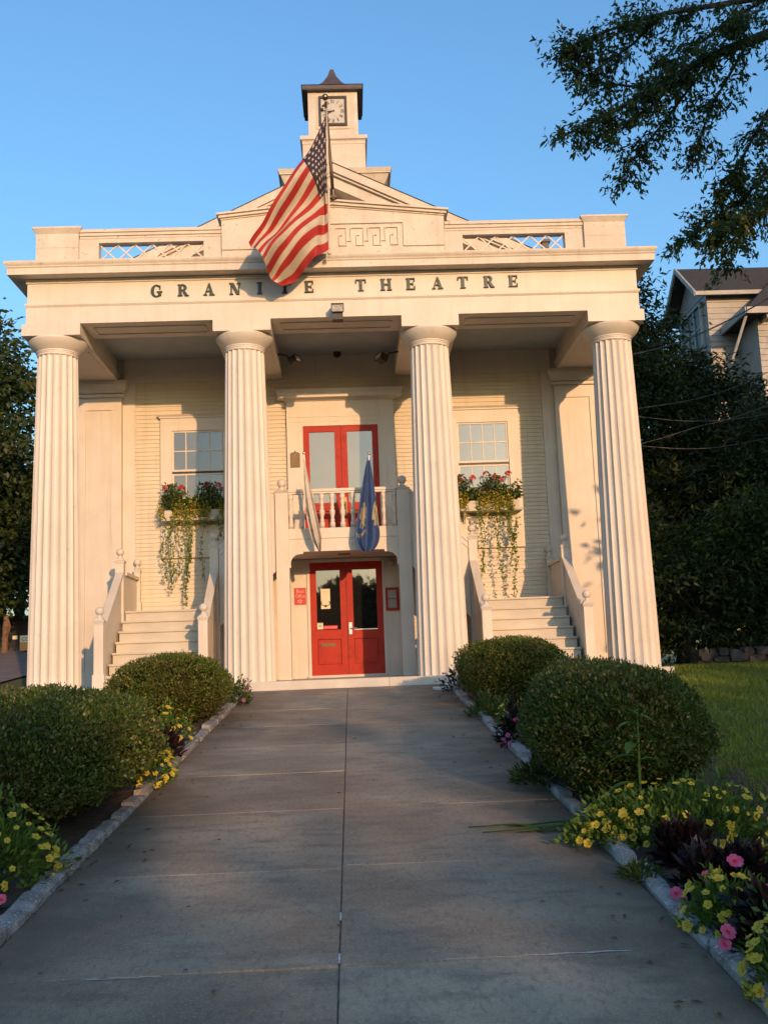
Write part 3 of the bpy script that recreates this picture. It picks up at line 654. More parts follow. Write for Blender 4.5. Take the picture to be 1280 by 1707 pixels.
b = MB(); b.prism([(-.935, 1.475), (-.895, 1.475), (-.895, 1.45), (-.84, 1.495), (-.895, 1.54), (-.895, 1.515), (-.935, 1.515)], yw-.015, yw-.0125, 'y'); b.prism([(-.925, 1.485), (-.885, 1.485), (-.885, 1.473), (-.858, 1.495), (-.885, 1.517), (-.885, 1.505), (-.925, 1.505)], yw-.0165, yw-.0155, 'y', 1); b.build('arrow', [PINKT, SIGNR], o)
o = thing('notice_case', 'red framed notice case with two grey sheets, right of the lower doors', 'notice case', (.905, yw, 1.25))
BX('frame', RED, o, (.775, .82, yw-.04, yw, 1.255, 1.70), (.99, 1.035, yw-.04, yw, 1.255, 1.70), (.82, .99, yw-.041, yw, 1.655, 1.70), (.82, .99, yw-.041, yw, 1.255, 1.30)); BX('sheet', GREYP, o, (.82, .99, yw-.02, yw, 1.30, 1.474)); BX('sheet', GREYP, o, (.82, .99, yw-.02, yw, 1.486, 1.655)); BX('glazing_bar', BLACK, o, (.82, .99, yw-.03, yw-.001, 1.4745, 1.4855))
yd = W-.041
def poster(x0, x1, z0, z1, y, label, draw):
    o = thing('door_notice', label, 'notice', ((x0+x1)/2, y, z0)); BX('paper', PAPER, o, (x0, x1, y-.002, y, z0, z1)); draw(o, y-.0025)
def dr1(o, y):
    for k in range(3): text('mmmmm mm mmm'.replace('m', '-'), .035, -.395, y, 1.70-.035*k, BRONZE, 'lettering', o, .0004) if k else None
    b = MB(); cx_, cz_ = -.395, 1.44
    for k in range(11):
        a = R(150+240*k/10)
        b.ball((cx_+.085*math.cos(a), y, cz_+.055*math.sin(a)), .012, 6)
    b.ball((cx_, y, cz_-.055), .025, 8); b.build('drawing', BRONZE, o)
poster(-.485, -.305, 1.33, 1.72, yd, 'cream paper poster with a dark bead-string drawing, inside the left door glass', dr1)
poster(-.568, -.455, .935, 1.06, W-.067, 'small pale green and cream notice at the lower left corner of the door glass', lambda o, y: BX('print', L_FLOW, o, (-.54, -.485, y-.001, y+.0004, .99, 1.01)) and BX('print', GREYP, o, (-.56, -.465, y-.001, y+.0004, 1.035, 1.05)))
o = thing('door_sticker', 'bright red strip with tiny pale lettering under the left door glass', 'sticker', (-.30, W-.067, .935)); BX('strip', pmat('strip_red', (.65, .02, .015), rough=.4), o, (-.45, -.175, W-.069, W-.067, .935, 1.0)); text('No Smoking Please', .038, -.312, W-.070, .955, PINKT, 'lettering', o, .0004, .8)
o = thing('memorial_plaque', 'dark bronze plaque with a pointed top on the casing left of the upper doors', 'plaque', (-.915, W-.09, 4.14))
b = MB(); b.prism([(-1.01, 4.15), (-.82, 4.15), (-.82, 4.43), (-.85, 4.445), (-.885, 4.45), (-.915, 4.485), (-.945, 4.45), (-.98, 4.445), (-1.01, 4.43)], W-.112, W-.0905, 'y'); b.build('plate', BRONZE, o)
b = MB()
for k in range(5): b.box(-.97, -.86, W-.1145, W-.1125, 4.20+.04*k, 4.212+.04*k)
b.box(-.945, -.885, W-.116, W-.1125, 4.39, 4.42); b.build('relief', pmat('plaque_relief', (.20, .14, .07), rough=.5), o)
def flood(x, y, z, rz, rx, label, size=1.):
    o = thing('floodlight', label, 'floodlight', (x, y, z), 'floodlights of the portico')
    Mt = Matrix.Translation((x, y, z)) @ Matrix.Rotation(rz, 4, 'Z') @ Matrix.Rotation(rx, 4, 'X')
    def tr(b, nm, m):
        b.v = [tuple(Mt @ Vector(p)) for p in b.v]; return b.build(nm, m, o)
    s_ = size
    b = MB(); b.taper(-.10*s_, .10*s_, -.14*s_, .03*s_, -.09*s_, .05*s_, .0); b.box(-.115*s_, .115*s_, -.155*s_, -.141*s_, .035*s_, .06*s_); b.box(-.115*s_, .115*s_, -.155*s_, -.141*s_, -.10*s_, -.085*s_); b.box(-.115*s_, -.1*s_, -.155*s_, -.141*s_, -.085*s_, .035*s_); b.box(.1*s_, .115*s_, -.155*s_, -.141*s_, -.085*s_, .035*s_)
    tr(b, 'housing', BLACK)
    b = MB(); b.box(-.1*s_, .1*s_, -.148*s_, -.1405*s_, -.085*s_, .035*s_); tr(b, 'lens', LENS)
    return o
o = flood(.03, -.56, 6.31, 0, R(14), 'black floodlight fixed to the outer face of the beam above the entrance, pale lens showing', .95)
BX('mounting_bracket', BLACK, o, (-.02, .08, -.53, -.431, 6.22, 6.34)); BX('ballast_box', BLACK, o, (-.06, .12, -.64, -.46, 6.07, 6.215))
for x, s in ((-.98, 1), (1.0, -1)):
    o = flood(x+.13*s, 1.1, 5.88, s*R(58), R(-22), 'black floodlight under the porch ceiling, on the %s beam' % ('left' if s > 0 else 'right'), .95)
    b = MB(); b.tube([(x-.14*s, 1.0, 5.99), (x+.02*s, 1.04, 5.97), (x+.10*s, 1.08, 5.93)], .02, 8); b.build('arm', BLACK, o)
o = thing('smoke_detector', 'small dark round fixture under the porch ceiling above the door hood', 'ceiling fixture', (-.02, 2.35, 6.40)); b = MB(); b.lathe((-.02, 2.45, 6.36), [(.04, 0), (.07, .03), (.075, .10)], 16); b.build('cover', BLACK, o)
o = thing('entrance_lamp', 'small grey round lamp under the balcony right of the lower doors', 'lamp', (.90, W-.05, 2.18)); b = MB(); b.lathe((.90, W-.14, 2.10), [(.03, 0), (.07, .02), (.085, .07), (.07, .12), (.03, .14)], 16); b.build('shade', GREYP, o, True); BX('wall_mount', GREYP, o, (.87, .93, W-.10, W-.0455, 2.14, 2.22))
# ------------------------------------------------------------------ flags
FR, FW_, FB = pmat('flag_red', (.36, .020, .013), (.30, .016, .011), 8, .8), pmat('flag_white', (.49, .42, .32), (.43, .365, .275), 8, .8), pmat('flag_blue', (.018, .011, .028), (.026, .016, .034), 8, .8)
P = thing('flagpole', 'tall dark bronze flagpole with gold ball leaning out from the parapet peak', 'flagpole', (.01, -.55, 8.3))
b = MB(); b.tube([(.015, -.60, 8.30), (.0, -.70, 8.75), (-.06, -1.04, 9.84)], [.032, .030, .022], 10); b.build('pole', POLE, P, True)
b = MB(); b.ball((-.066, -1.06, 9.91), .058); b.build('ball_finial', BRASS, P, True)
b = MB(); b.box(-.05, .085, -.66, -.59, 8.265, 8.315); b.tube([(.015, -.60, 8.25), (.012, -.625, 8.42)], .045, 10); b.build('mounting_bracket', POLE, P)
b = MB(); b.tube([(-.07, -1.05, 9.78), (-.115, -1.06, 9.74)], .02, 8); b.ball((-.125, -1.06, 9.68), .03); b.build('pulley', POLE, P)
b = MB(); b.tube([(-.05, -1.03, 9.72), (-.045, -1.0, 9.2), (-.05, -.98, 8.4), (-.075, -.955, 7.17)], .011, 6); b.tube([(-.052, -.985, 8.35), (-.072, -.958, 7.2)], .02, 8); b.ball((-.076, -.955, 7.13), .038); b.build('halyard', pmat('rope', (.55, .48, .38), rough=.8), P)
# stars and stripes: hoist along the halyard, fly swinging out to the left
SV = [0, .4, .7, 1.0]; TV = [0, 7/13, 1.0]
G3 = {(0, 0): (-.066, -1.0, 9.60), (0, 1): (-.080, -.98, 8.19), (0, 2): (-.088, -.95, 7.19),
      (1, 0): (-.485, -1.1, 8.729), (1, 1): (-.219, -1.06, 8.10), (1, 2): (-.345, -.96, 6.985),
      (2, 0): (-.975, -1.36, 7.79), (2, 1): (-.74, -1.22, 7.44), (2, 2): (-.655, -.95, 6.725),
      (3, 0): (-1.362, -1.6, 7.14), (3, 1): (-1.155, -1.36, 6.82), (3, 2): (-.925, -.93, 6.58)}
def interp(vals, xs_, x):
    i = 0
    while i < len(xs_)-2 and x > xs_[i+1]: i += 1
    t = (x-xs_[i])/(xs_[i+1]-xs_[i]); p0 = vals[max(i-1, 0)]; p1 = vals[i]; p2 = vals[i+1]; p3 = vals[min(i+2, len(vals)-1)]
    m1 = (p2-p0)*.5 if i > 0 else (p2-p1); m2 = (p3-p1)*.5 if i < len(vals)-2 else (p2-p1)
    return (2*t**3-3*t*t+1)*p1+(t**3-2*t*t+t)*m1+(-2*t**3+3*t*t)*p2+(t**3-t*t)*m2
def flagpt(s, t):
    cols = [interp([Vector(G3[(i, j)]) for j in range(3)], TV, t) for i in range(4)]
    p = interp(cols, SV, s)
    amp = .15*min(1, s*2.2)*(1-s*.35)
    p.y += amp*1.25*math.sin(8.5*t+7*s+.4)+.05*s*math.sin(19*t-6*s)+.03*math.sin(25*s+3*t)*s
    p.z += .02*s*math.sin(9*t+4*s); p.x += .02*s*math.cos(8*t+3*s)
    return p
NS, NTt = 50, 52
b = MB(); b.v = [tuple(flagpt(i/NS, j/NTt)) for j in range(NTt+1) for i in range(NS+1)]
for j in range(NTt):
    for i in range(NS):
        stp = int(j/4); mi = 0 if stp % 2 == 0 else 1
        if i < .4*NS and stp < 7: mi = 2
        b.f.append((j*(NS+1)+i, (j+1)*(NS+1)+i, (j+1)*(NS+1)+i+1, j*(NS+1)+i+1)); b.m.append(mi)
FL = b.build('american_flag', [FR, FW_, FB], None, True, (-.066, -1.0, 9.6))
tag(FL, 'large red and white striped flag with starred blue canton hanging from the roof pole', 'flag')
b = MB()
for r_ in range(9):
    for c_ in range(6 if r_ % 2 == 0 else 5):
        s = .4*((c_+.5+(0 if r_ % 2 == 0 else .5))/6); t = 7/13*(r_+.5)/9
        for side in (-1, 1):
            p = flagpt(s, t); du = flagpt(min(s+.01, 1), t)-p; dv = flagpt(s, t+.01)-p
            du = du/.01*.4/9.5; dv = dv/.01*(7/13)/14.5; nn = du.cross(dv).normalized()*.004*side
            vs = []
            for k in range(10):
                a = 2*PI*k/10; rr = (.62 if k % 2 == 0 else .26)
                vs.append(tuple(p+nn+du*rr*math.sin(a)*.9-dv*rr*math.cos(a)))
            b.add(vs, [tuple(range(10)) if side < 0 else tuple(range(10))[::-1]])
b.build('stars', FW_, FL)
# two small flags on the balcony rail
def smallflag(x, tip, base, label_p, label_f, mats, shape, patt):
    P = thing('balcony_flagpole', label_p, 'flagpole', base, 'balcony flagpoles')
    b = MB(); b.tube([base, tip], [.014, .012], 8); b.build('pole', WHITE, P, True)
    b = MB(); b.ball(tip, .028); b.build('ball_finial', SILVER, P, True)
    b = MB(); b.tube([(base[0], base[1]+.03, base[2]-.05), (base[0], base[1]-.06, base[2]+.02)], .03, 8); b.build('socket', SILVER, P)
    b = MB(); n1, n2 = 44, 64
    for j in range(n2+1):
        for i in range(n1+1): b.v.append(shape(i/n1, j/n2))
    for j in range(n2):
        for i in range(n1):
            b.f.append((j*(n1+1)+i, (j+1)*(n1+1)+i, (j+1)*(n1+1)+i+1, j*(n1+1)+i+1)); b.m.append(patt((i+.5)/n1, (j+.5)/n2))
    f = b.build('state_flag', mats, None, True, tip); tag(f, label_f, 'flag')
SB = pmat('state_blue', (.030, .068, .19), (.022, .05, .145), 5, .75); SBd = pmat('state_gold', (.36, .29, .16), (.18, .20, .17), 14, .8, lo=.45, hi=.6)
SW = pmat('state_white', (.60, .55, .47), (.52, .47, .40), 5, .8); SW2 = pmat('state_emblem', (.20, .15, .13), (.60, .53, .42), 14, .8)
def blue(u, v):
    # folds gathered at the tip, spreading downwards, rounded bottom hem
    z = 3.93-1.69*v; hw = .012+.25*min(v, .82)**.8
    wob = math.sin(u*PI*4.2+1.0)
    cx_ = .50-.085*v; bot = max(0, v-.80)/.20
    x = cx_+(u-.5)*2*hw*math.sqrt(max(0, 1-(bot*.93)**2.2))
    y = .72+.175*v+(.16*v)*wob*.45*(1-.5*bot)-.02
    return (x+.02*v*math.sin(u*9), y, z)
smallflag(.5, (.515, .66, 3.985), (.40, 1.20, 2.95), 'short white pole leaning from the balcony rail carrying the blue flag', 'dark blue flag with a faded gold coat of arms hanging folded over the balcony rail', [SB, SBd], blue,
          lambda u, v: 1 if (((.08 < u < .47 and .48 < v < .77 and ((u-.28)/.18)**2+((v-.63)/.14)**2+.35*math.sin(u*43+v*31)+.25*math.sin(v*70-u*20) < .95)) or (.70 < u < .99 and .47 < v < .75 and ((u-.88)/.16)**2+((v-.61)/.13)**2+.35*math.sin(u*39+v*41) < .95) or (.04 < u < .52 and .785+.03*math.sin(u*9) < v < .825+.03*math.sin(u*9) and math.sin(u*60) > -.6)) else 0)
def white(u, v):
    z = 3.90-1.64*v; hw = .01+.088*math.sin(min(v*1.0, 1)*PI*.72)**1.0
    cx_ = -.655+.06*v+.17*v*v
    y = .70+.17*v+.13*v*math.sin(u*PI*3.3+.6)*.6
    if v > .86: hw *= 1-.75*((v-.86)/.14)
    return (cx_+(u-.5)*2*hw, y, z)
smallflag(-.65, (-.66, .66, 4.03), (-.60, 1.20, 2.95), 'short white pole leaning from the balcony rail carrying the white flag', 'white flag with a dark brown emblem hanging furled over the balcony rail', [SW, SW2], white,
          lambda u, v: 1 if (.12 < u < .34 and .42 < v < .92 and math.sin(v*40+u*9) > -.5) or (.05 < u < .2 and .5 < v < .62) else 0)
# ------------------------------------------------------------------ flower building blocks
def blossom_mesh(name, r, petals, mats, cup=.35, wid=1.0):
    b = MB()
    for k in range(petals):
        a = 2*PI*k/petals; wd = PI/petals*wid
        P_ = lambda rr, an, z: (rr*math.cos(an), rr*math.sin(an), z)
        b.add([P_(r*.12, a, 0), P_(r*.75, a-wd, r*cup*.8), P_(r*1.0, a-wd*.4, r*cup), P_(r*1.0, a+wd*.4, r*cup*.95), P_(r*.75, a+wd, r*cup*.85)], [(0, 1, 2, 3, 4)], 0)
    b.lathe((0, 0, r*.03), [(r*.30, 0), (r*.22, r*.10), (r*.05, r*.12)], 8, 1)
    return b.mesh(name, mats)
BL_Y = blossom_mesh('yellow_blossom', .0255, 5, [L_YELL, YCEN], .3, 1.05)
BL_P = blossom_mesh('pink_blossom', .040, 5, [L_PINK, L_REDF], .15, 1.35)
BL_V = blossom_mesh('violet_blossom', .03, 5, [L_VIOL, YCEN], .3)
def geranium_head():
    b = MB()
    for k in range(16):
        d = rdir(1)[0]; d[2] = abs(d[2])*.8; c = d*.055
        for j in range(4):
            a = 2*PI*j/4+k; u = np.cross(d, [.3, .2, .9]); u /= np.linalg.norm(u); v = np.cross(d, u)
            e = u*math.cos(a)+v*math.sin(a); f = -u*math.sin(a)+v*math.cos(a)
            b.add([c, c+e*.02+f*.012+d*.006, c+e*.028+d*.008, c+e*.02-f*.012+d*.006], [(0, 1, 2, 3)])
    return b.mesh('flower_head', L_REDF)
GH = geranium_head()
def put(me, name, parent, p, d, roll_=None):
    o = bpy.data.objects.new(name, me); COL.objects.link(o); o.parent = parent; o.location = Vector(p)-LOC[parent]
    q = Vector(d).to_track_quat('Z', 'Y'); o.rotation_euler = (q.to_matrix() @ Matrix.Rotation(random.random()*6.28, 3, 'Z')).to_euler()
    s = random.uniform(.62, 1.2); o.scale = (s, s, s); return o
def mound(name, label, cat, c, rx, ry, h, leafm, nl, ll, lw, blossoms=(), group=None, up_=.5, hollow=.45, extra=()):
    x, y = c; z = hgt(x, y)
    o = thing(name, label, cat, (x, y, z), group)
    n = nl; d = rdir(n); d[:, 2] = np.abs(d[:, 2]); rr = hollow+(1.05-hollow)*rng.random(n)**.6
    lump = 1+.16*np.sin(d[:, 0]*7+x*9)+.14*np.sin(d[:, 1]*8+y*5)
    P_ = np.c_[x+d[:, 0]*rx*rr*lump, y+d[:, 1]*ry*rr*lump, z+.01+d[:, 2]*h*rr*lump]
    D_ = d+rng.normal(size=(n, 3))*.5+[0, 0, up_]
    link('foliage', leaf_mesh('foliage', P_, D_, rdir(n), ll*(.7+.6*rng.random(n)), lw*(.7+.6*rng.random(n)), leafm, (x, y, z)), o)
    st = MB()
    for k in range(10):
        q = d[k]; st.tube([(x+q[0]*.03, y+q[1]*.03, z-.02), (x+q[0]*rx*.5, y+q[1]*ry*.5, z+max(q[2], .3)*h*.75)], .005, 5)
    st.build('stem', L_BLADE, o)
    for (me, nm, cnt, lift) in blossoms:
        for k in range(cnt):
            while True:
                q = rdir(1)[0]
                if q[2] > -.1 and q[1] < .55: break
            q[2] = abs(q[2]); lm = 1.06
            put(me, nm, o, (x+q[0]*rx*lm, y+q[1]*ry*lm, z+.02+q[2]*h*lm+lift*random.random()), q+np.array([0, -.4, .5])+rng.normal(size=3)*.25)
    for p in extra: s_ = put(BL_P, 'blossom', o, p, (random.uniform(-.3, .3), -1, .7)); s_.scale = [random.uniform(.7, .95)]*3
    return o
Y_ = lambda n_: [(BL_Y, 'blossom', n_, .02)]
FG = 'flower clumps along the path'
YC = 'yellow flowers'
mound('yellow_flower_clump', 'largest yellow flower clump, beside the tall weed in the right bed', YC, (2.12, -10.9), .62, .42, .30, L_FLOW, 3000, .05, .02, Y_(110), FG)
mound('yellow_flower_clump', 'low yellow flower clump spilling over the right kerb near the fallen grass blades', YC, (1.62, -10.95), .24, .22, .16, L_FLOW, 800, .045, .018, Y_(30), FG)
mound('yellow_flower_clump', 'yellow flower clump between the two pink impatiens plants in the right bed', YC, (1.79, -12.55), .21, .26, .20, L_FLOW, 900, .045, .018, Y_(44), FG)
mound('yellow_flower_clump', 'small yellow flower clump next to the lawn behind the pink impatiens', YC, (2.35, -12.05), .24, .25, .24, L_FLOW, 700, .045, .018, Y_(30), FG)
mound('yellow_flower_clump', 'yellow flower clump nearest the viewer at the bottom right corner', YC, (1.82, -13.35), .24, .36, .27, L_FLOW, 1200, .045, .018, Y_(80), FG)
mound('yellow_flower_clump', 'tall yellow flower clump nearest the viewer on the left of the path', YC, (-2.02, -11.25), .36, .42, .42, L_FLOW, 2200, .05, .02, Y_(95), FG)
mound('yellow_flower_clump', 'yellow flower clump directly behind the dark plant on the left edge', YC, (-1.86, -6.35), .22, .30, .40, L_FLOW, 700, .045, .018, Y_(30), FG)
mound('yellow_flower_clump', 'dense yellow flower clump spilling over the left kerb beside the near hedge', YC, (-1.62, -8.4), .17, .34, .30, L_FLOW, 800, .045, .018, Y_(60), FG)
mound('yellow_flower_clump', 'tiny yellow flower clump at the foot of the far left hedge', YC, (-1.75, -4.0), .11, .16, .14, L_FLOW, 250, .04, .018, Y_(10), FG)
mound('yellow_flower_clump', 'small yellow flower clump between the two right hedges', YC, (1.82, -6.0), .18, .22, .26, L_FLOW, 500, .045, .018, Y_(16), FG)
mound('purple_leaf_plant', 'bare dark purple-leaved plant in front of the largest yellow clump', 'dark plant', (1.92, -11.5), .14, .12, .18, L_PURP, 800, .085, .028, (), FG, .9)
mound('impatiens_plant', 'dark-leaved impatiens with two pink flowers in the middle of the right bed', 'impatiens', (1.96, -12.05), .23, .19, .20, L_PURP, 700, .085, .036, [(BL_P, 'blossom', 2, .04)], FG, .1, extra=((1.818, -12.2, -.913), (1.845, -12.19, -.935), (1.653, -12.2, -.985), (1.672, -12.19, -1.01)))
mound('impatiens_plant', 'dark-leaved impatiens with pink flowers near the bottom right corner', 'impatiens', (1.92, -12.92), .25, .22, .24, L_PURP, 700, .085, .036, [(BL_P, 'blossom', 3, .03)], FG, .1, extra=((1.60, -13.05, -.955), (1.58, -13.06, -1.0), (1.762, -13.0, -.96), (1.785, -13.0, -.985)))
mound('impatiens_plant', 'dark-leaved impatiens with bright pink flowers between the right hedges', 'impatiens', (1.72, -7.05), .17, .28, .36, L_PURP, 500, .09, .03, [(BL_P, 'blossom', 5, .03)], FG, .5, extra=((1.67, -7.3, -.39), (1.69, -7.3, -.51), (1.60, -7.33, -.62)))
mound('impatiens_plant', 'dark-leaved plant with one pink flower at the left edge of the photo', 'impatiens', (-2.0, -11.95), .20, .22, .22, L_PURP, 400, .09, .03, [(BL_P, 'blossom', 1, .03)], FG, .3, extra=((-1.68, -12.05, -.90),))
mound('purple_leaf_plant', 'blackish drooping plant between two yellow clumps on the left kerb', 'dark plant', (-1.84, -7.25), .20, .30, .30, L_PURP, 900, .11, .03, [(BL_P, 'blossom', 1, .02)], FG, .4)
mound('violet_flower_plant', 'leafy plant with violet flowers beside the left column base', 'violet flowers', (-1.62, -2.5), .26, .35, .34, L_SHRUB, 900, .06, .022, [(BL_V, 'blossom', 26, .06)], FG)
mound('violet_flower_plant', 'straggly reddish plant at the foot of the far right hedge beside the hose', 'violet flowers', (1.66, -1.95), .25, .3, .36, L_PURP, 350, .06, .025, [(BL_V, 'blossom', 8, .04)], FG)
mound('weed_tuft', 'light green weed tuft leaning over the right kerb below the near hedge', 'weed', (1.56, -9.1), .17, .25, .16, L_SHRUB, 450, .08, .02, (), FG)
mound('weed_tuft', 'small green weed tuft growing at the kerb beside the right dark plant', 'weed', (1.60, -11.75), .09, .10, .07, L_SHRUB, 200, .05, .014, (), FG)
mound('weed_tuft', 'leafy green weed at the front corner of the far right hedge', 'weed', (1.72, -4.9), .22, .35, .22, L_SHRUB, 500, .08, .025, (), FG)
# tall weed
def blade(b, p, d, ln, wd, droop=.5, n=7, side=None):
    p = Vector(p); d = Vector(d).normalized(); sd_ = side or d.cross(Vector((0, 0, 1))).normalized(); pts = []
    for i in range(n+1):
        t = i/n; c = p+d*ln*t+Vector((0, 0, -droop*ln*t*t)); w_ = wd*math.sin(PI*(.08+.92*t))**.8 if t < 1 else .001
        pts += [tuple(c-sd_*w_*.5+Vector((0, 0, w_*.15))), tuple(c), tuple(c+sd_*w_*.5+Vector((0, 0, w_*.15)))]
    b.add(pts, [(3*i, 3*i+1, 3*i+4, 3*i+3) for i in range(n)]+[(3*i+1, 3*i+2, 3*i+5, 3*i+4) for i in range(n)])
z = hgt(1.9, -10.75); o = thing('tall_weed', 'tall weed with long drooping leaves in front of the near right hedge', 'weed', (1.9, -10.75, z))
b = MB(); b.tube([(1.9, -10.75, z-.02), (1.91, -10.74, z+.4), (1.93, -10.72, z+.78)], [.010, .008, .004], 6); b.build('stem', L_BLADE, o)
b = MB()
for k, (a, hh, ln) in enumerate(((200, .12, .30), (340, .10, .26), (250, .2, .28), (20, .22, .30), (185, .30, .26), (300, .26, .24), (165, .47, .24), (350, .45, .22), (240, .55, .2), (40, .6, .18), (180, .68, .14), (330, .72, .13), (90, .76, .1))):
    blade(b, (1.905, -10.745, z+hh), (math.cos(R(a)), math.sin(R(a))*.8, .35), ln, .085, .6)
b.build('leaf', L_BLADE, o, True)
z = hgt(1.6, -10.5); o = thing('fallen_lily_leaves', 'long green lily leaves lying across the right half of the path', 'fallen leaves', (1.35, -10.6, z))
b = MB()
for (x0, y0, a, ln) in ((1.62, -10.45, 184, .52), (1.60, -10.50, 190, .70), (1.64, -10.42, 176, .60), (1.55, -10.53, 196, .42), (1.30, -10.52, 172, .48), (1.66, -10.5, 205, .3)):
    zz = hgt(x0, y0); p = Vector((x0, y0, zz+.05)); d = Vector((math.cos(R(a)), math.sin(R(a)), 0)); sd_ = Vector((-d.y, d.x, 0)); vs = []; n_ = 10
    for i in range(n_+1):
        t = i/n_; c = p+d*ln*t+sd_*.05*math.sin(3*t+a); c.z = hgt(c.x, c.y)+.012+.03*math.sin(PI*min(1, t*1.2))*(1-t)+.004*(1-t); wv = .05*math.sin(PI*(.1+.9*t))**.7 if t < 1 else .001
        vs += [tuple(c-sd_*wv*.5), tuple(c+Vector((0, 0, -.006))), tuple(c+sd_*wv*.5)]
    b.add(vs, [(3*i, 3*i+1, 3*i+4, 3*i+3) for i in range(n_)]+[(3*i+1, 3*i+2, 3*i+5, 3*i+4) for i in range(n_)])
b.build('leaf', L_BLADE, o, True)
b = MB(); pts = []
for k in range(60):
    a = 2*PI*k/20; pts.append((1.52+(.17+.002*k/6)*math.cos(a)*1.1, -1.55+(.16)*math.sin(a), hgt(1.4, -1.55)+.015+.012*(k//20)+.05*max(0, math.sin(a))*0))
b.tube(pts, .012, 6); tag(b.build('garden_hose', WHITE, None, True, (1.5, -1.55, hgt(1.4, -1.55))), 'coiled white hose lying on the path by the far right hedge', 'hose')
# dead leaves on the path
n = 170; px = np.where(rng.random(n) < .75, np.sign(rng.normal(size=n))*(1.56-rng.random(n)**2*.35), rng.uniform(-1.4, 1.4, n)); py = rng.uniform(-13.5, -.9, n)
P_ = np.c_[px, py, [hgt(0, b_)+.008 for b_ in py]]
o = link('fallen_leaf_litter', leaf_mesh('fallen_leaf_litter', P_, np.c_[rng.normal(size=(n, 2)), rng.random(n)*.2], np.tile([0, 0, 1.], (n, 1)), .03+.03*rng.random(n), .02, leafmat('dead_leaf', (.09, .05, .025), (.16, .10, .05))))
struct(o, 'stuff'); o['label'] = 'scattered small dead leaves along the path edges'
# ------------------------------------------------------------------ clipped hedges
def hedge(c, a, h, label, nl, mat, ex=2.6, seed=0, twist=0., ll=.029):
    x, y = c; z = hgt(x, y); o = thing('clipped_hedge', label, 'hedge', (x, y, z), 'clipped round hedges beside the path')
    r_ = np.random.default_rng(seed)
    d = r_.normal(size=(nl, 3)); d /= np.linalg.norm(d, axis=1, keepdims=True)
    k = (np.abs(d[:, 0])**ex+np.abs(d[:, 1])**ex+np.abs(d[:, 2])**ex)**(-1/ex)
    lump = 1+.035*np.sin(d[:, 0]*5+seed)+.035*np.sin(d[:, 1]*6+seed*2)+.03*np.sin(d[:, 2]*7+seed)+.03*np.sin(d[:, 0]*13+d[:, 1]*11+seed)*np.sin(d[:, 2]*9+d[:, 1]*7+seed*3)
    dep = 1-.17*r_.random(nl)**1.4+.022*r_.normal(size=nl)
    Q = d*k[:, None]*lump[:, None]*dep[:, None]
    zz = Q[:, 2]*h*.5+h*.5
    Q[:, 0] *= a[0]*np.where(Q[:, 2] < 0, 1-.22*np.abs(Q[:, 2])**1.5, 1); Q[:, 1] *= a[1]*np.where(Q[:, 2] < 0, 1-.22*np.abs(Q[:, 2])**1.5, 1)
    ct, st_ = math.cos(twist), math.sin(twist)
    P_ = np.c_[x+Q[:, 0]*ct-Q[:, 1]*st_, y+Q[:, 0]*st_+Q[:, 1]*ct, zz]
    P_[:, 2] += z+.0784*(P_[:, 1]-y)
    keep = P_[:, 2] > z+.0784*(P_[:, 1]-y)+.03
    P_ = P_[keep]; dd = d[keep]; m = len(P_)
    D_ = dd*.7+r_.normal(size=(m, 3))*.6+[0, 0, .45]
    L_ = ll*(.6+.8*r_.random(m))
    # a few longer shoots on top
    sh = (r_.random(m) < .03) & (dd[:, 2] > .1); D_[sh] = dd[sh]*.5+[0, 0, .9]+r_.normal(size=(sh.sum(), 3))*.3; P_[sh] += D_[sh]*(.03*r_.random((sh.sum(), 1)))
    hole = (np.sin(dd[:, 0]*9+seed*1.7)*np.sin(dd[:, 1]*8+seed)*np.sin(dd[:, 2]*10+seed*2.3) > .42) & (r_.random(m) < .75)
    P_, D_, L_, m = P_[~hole], D_[~hole], L_[~hole], int((~hole).sum())
    link('foliage', leaf_mesh('foliage', P_, D_, r_.normal(size=(m, 3)), L_, L_*.52, mat, (x, y, z)), o)
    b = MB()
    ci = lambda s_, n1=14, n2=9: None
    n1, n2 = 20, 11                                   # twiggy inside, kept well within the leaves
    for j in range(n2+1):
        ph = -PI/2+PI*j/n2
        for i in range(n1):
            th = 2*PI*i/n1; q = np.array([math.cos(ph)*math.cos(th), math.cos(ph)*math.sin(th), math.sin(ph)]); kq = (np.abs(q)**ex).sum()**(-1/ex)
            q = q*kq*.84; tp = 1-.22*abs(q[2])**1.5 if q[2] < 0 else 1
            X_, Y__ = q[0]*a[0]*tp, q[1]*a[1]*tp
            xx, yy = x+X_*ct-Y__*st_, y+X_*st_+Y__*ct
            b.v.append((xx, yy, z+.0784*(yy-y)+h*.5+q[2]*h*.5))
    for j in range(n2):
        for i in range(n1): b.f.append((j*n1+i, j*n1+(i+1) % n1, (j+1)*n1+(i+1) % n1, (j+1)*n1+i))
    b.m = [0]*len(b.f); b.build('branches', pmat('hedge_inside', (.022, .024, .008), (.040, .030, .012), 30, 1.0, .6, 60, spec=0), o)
    b = MB()
    for k_ in range(40):
        a_ = random.random()*6.28; r0 = random.uniform(.3, .9)
        p0 = (x+a[0]*.5*math.cos(a_)*r0, y+a[1]*.5*math.sin(a_)*r0, 0); p1 = (x+a[0]*.97*math.cos(a_), y+a[1]*.97*math.sin(a_), 0)
        b.tube([(p0[0], p0[1], hgt(p0[0], p0[1])), (p1[0], p1[1], hgt(p1[0], p1[1])+h*random.uniform(.15, .4))], .005, 4)
    b.build('twig', BARK, o)
hedge((-2.37, -9.45), (.88, 1.5), .89, 'large dark hedge nearest the viewer on the left of the path', 64000, L_HEDGE, 2.4, 3)
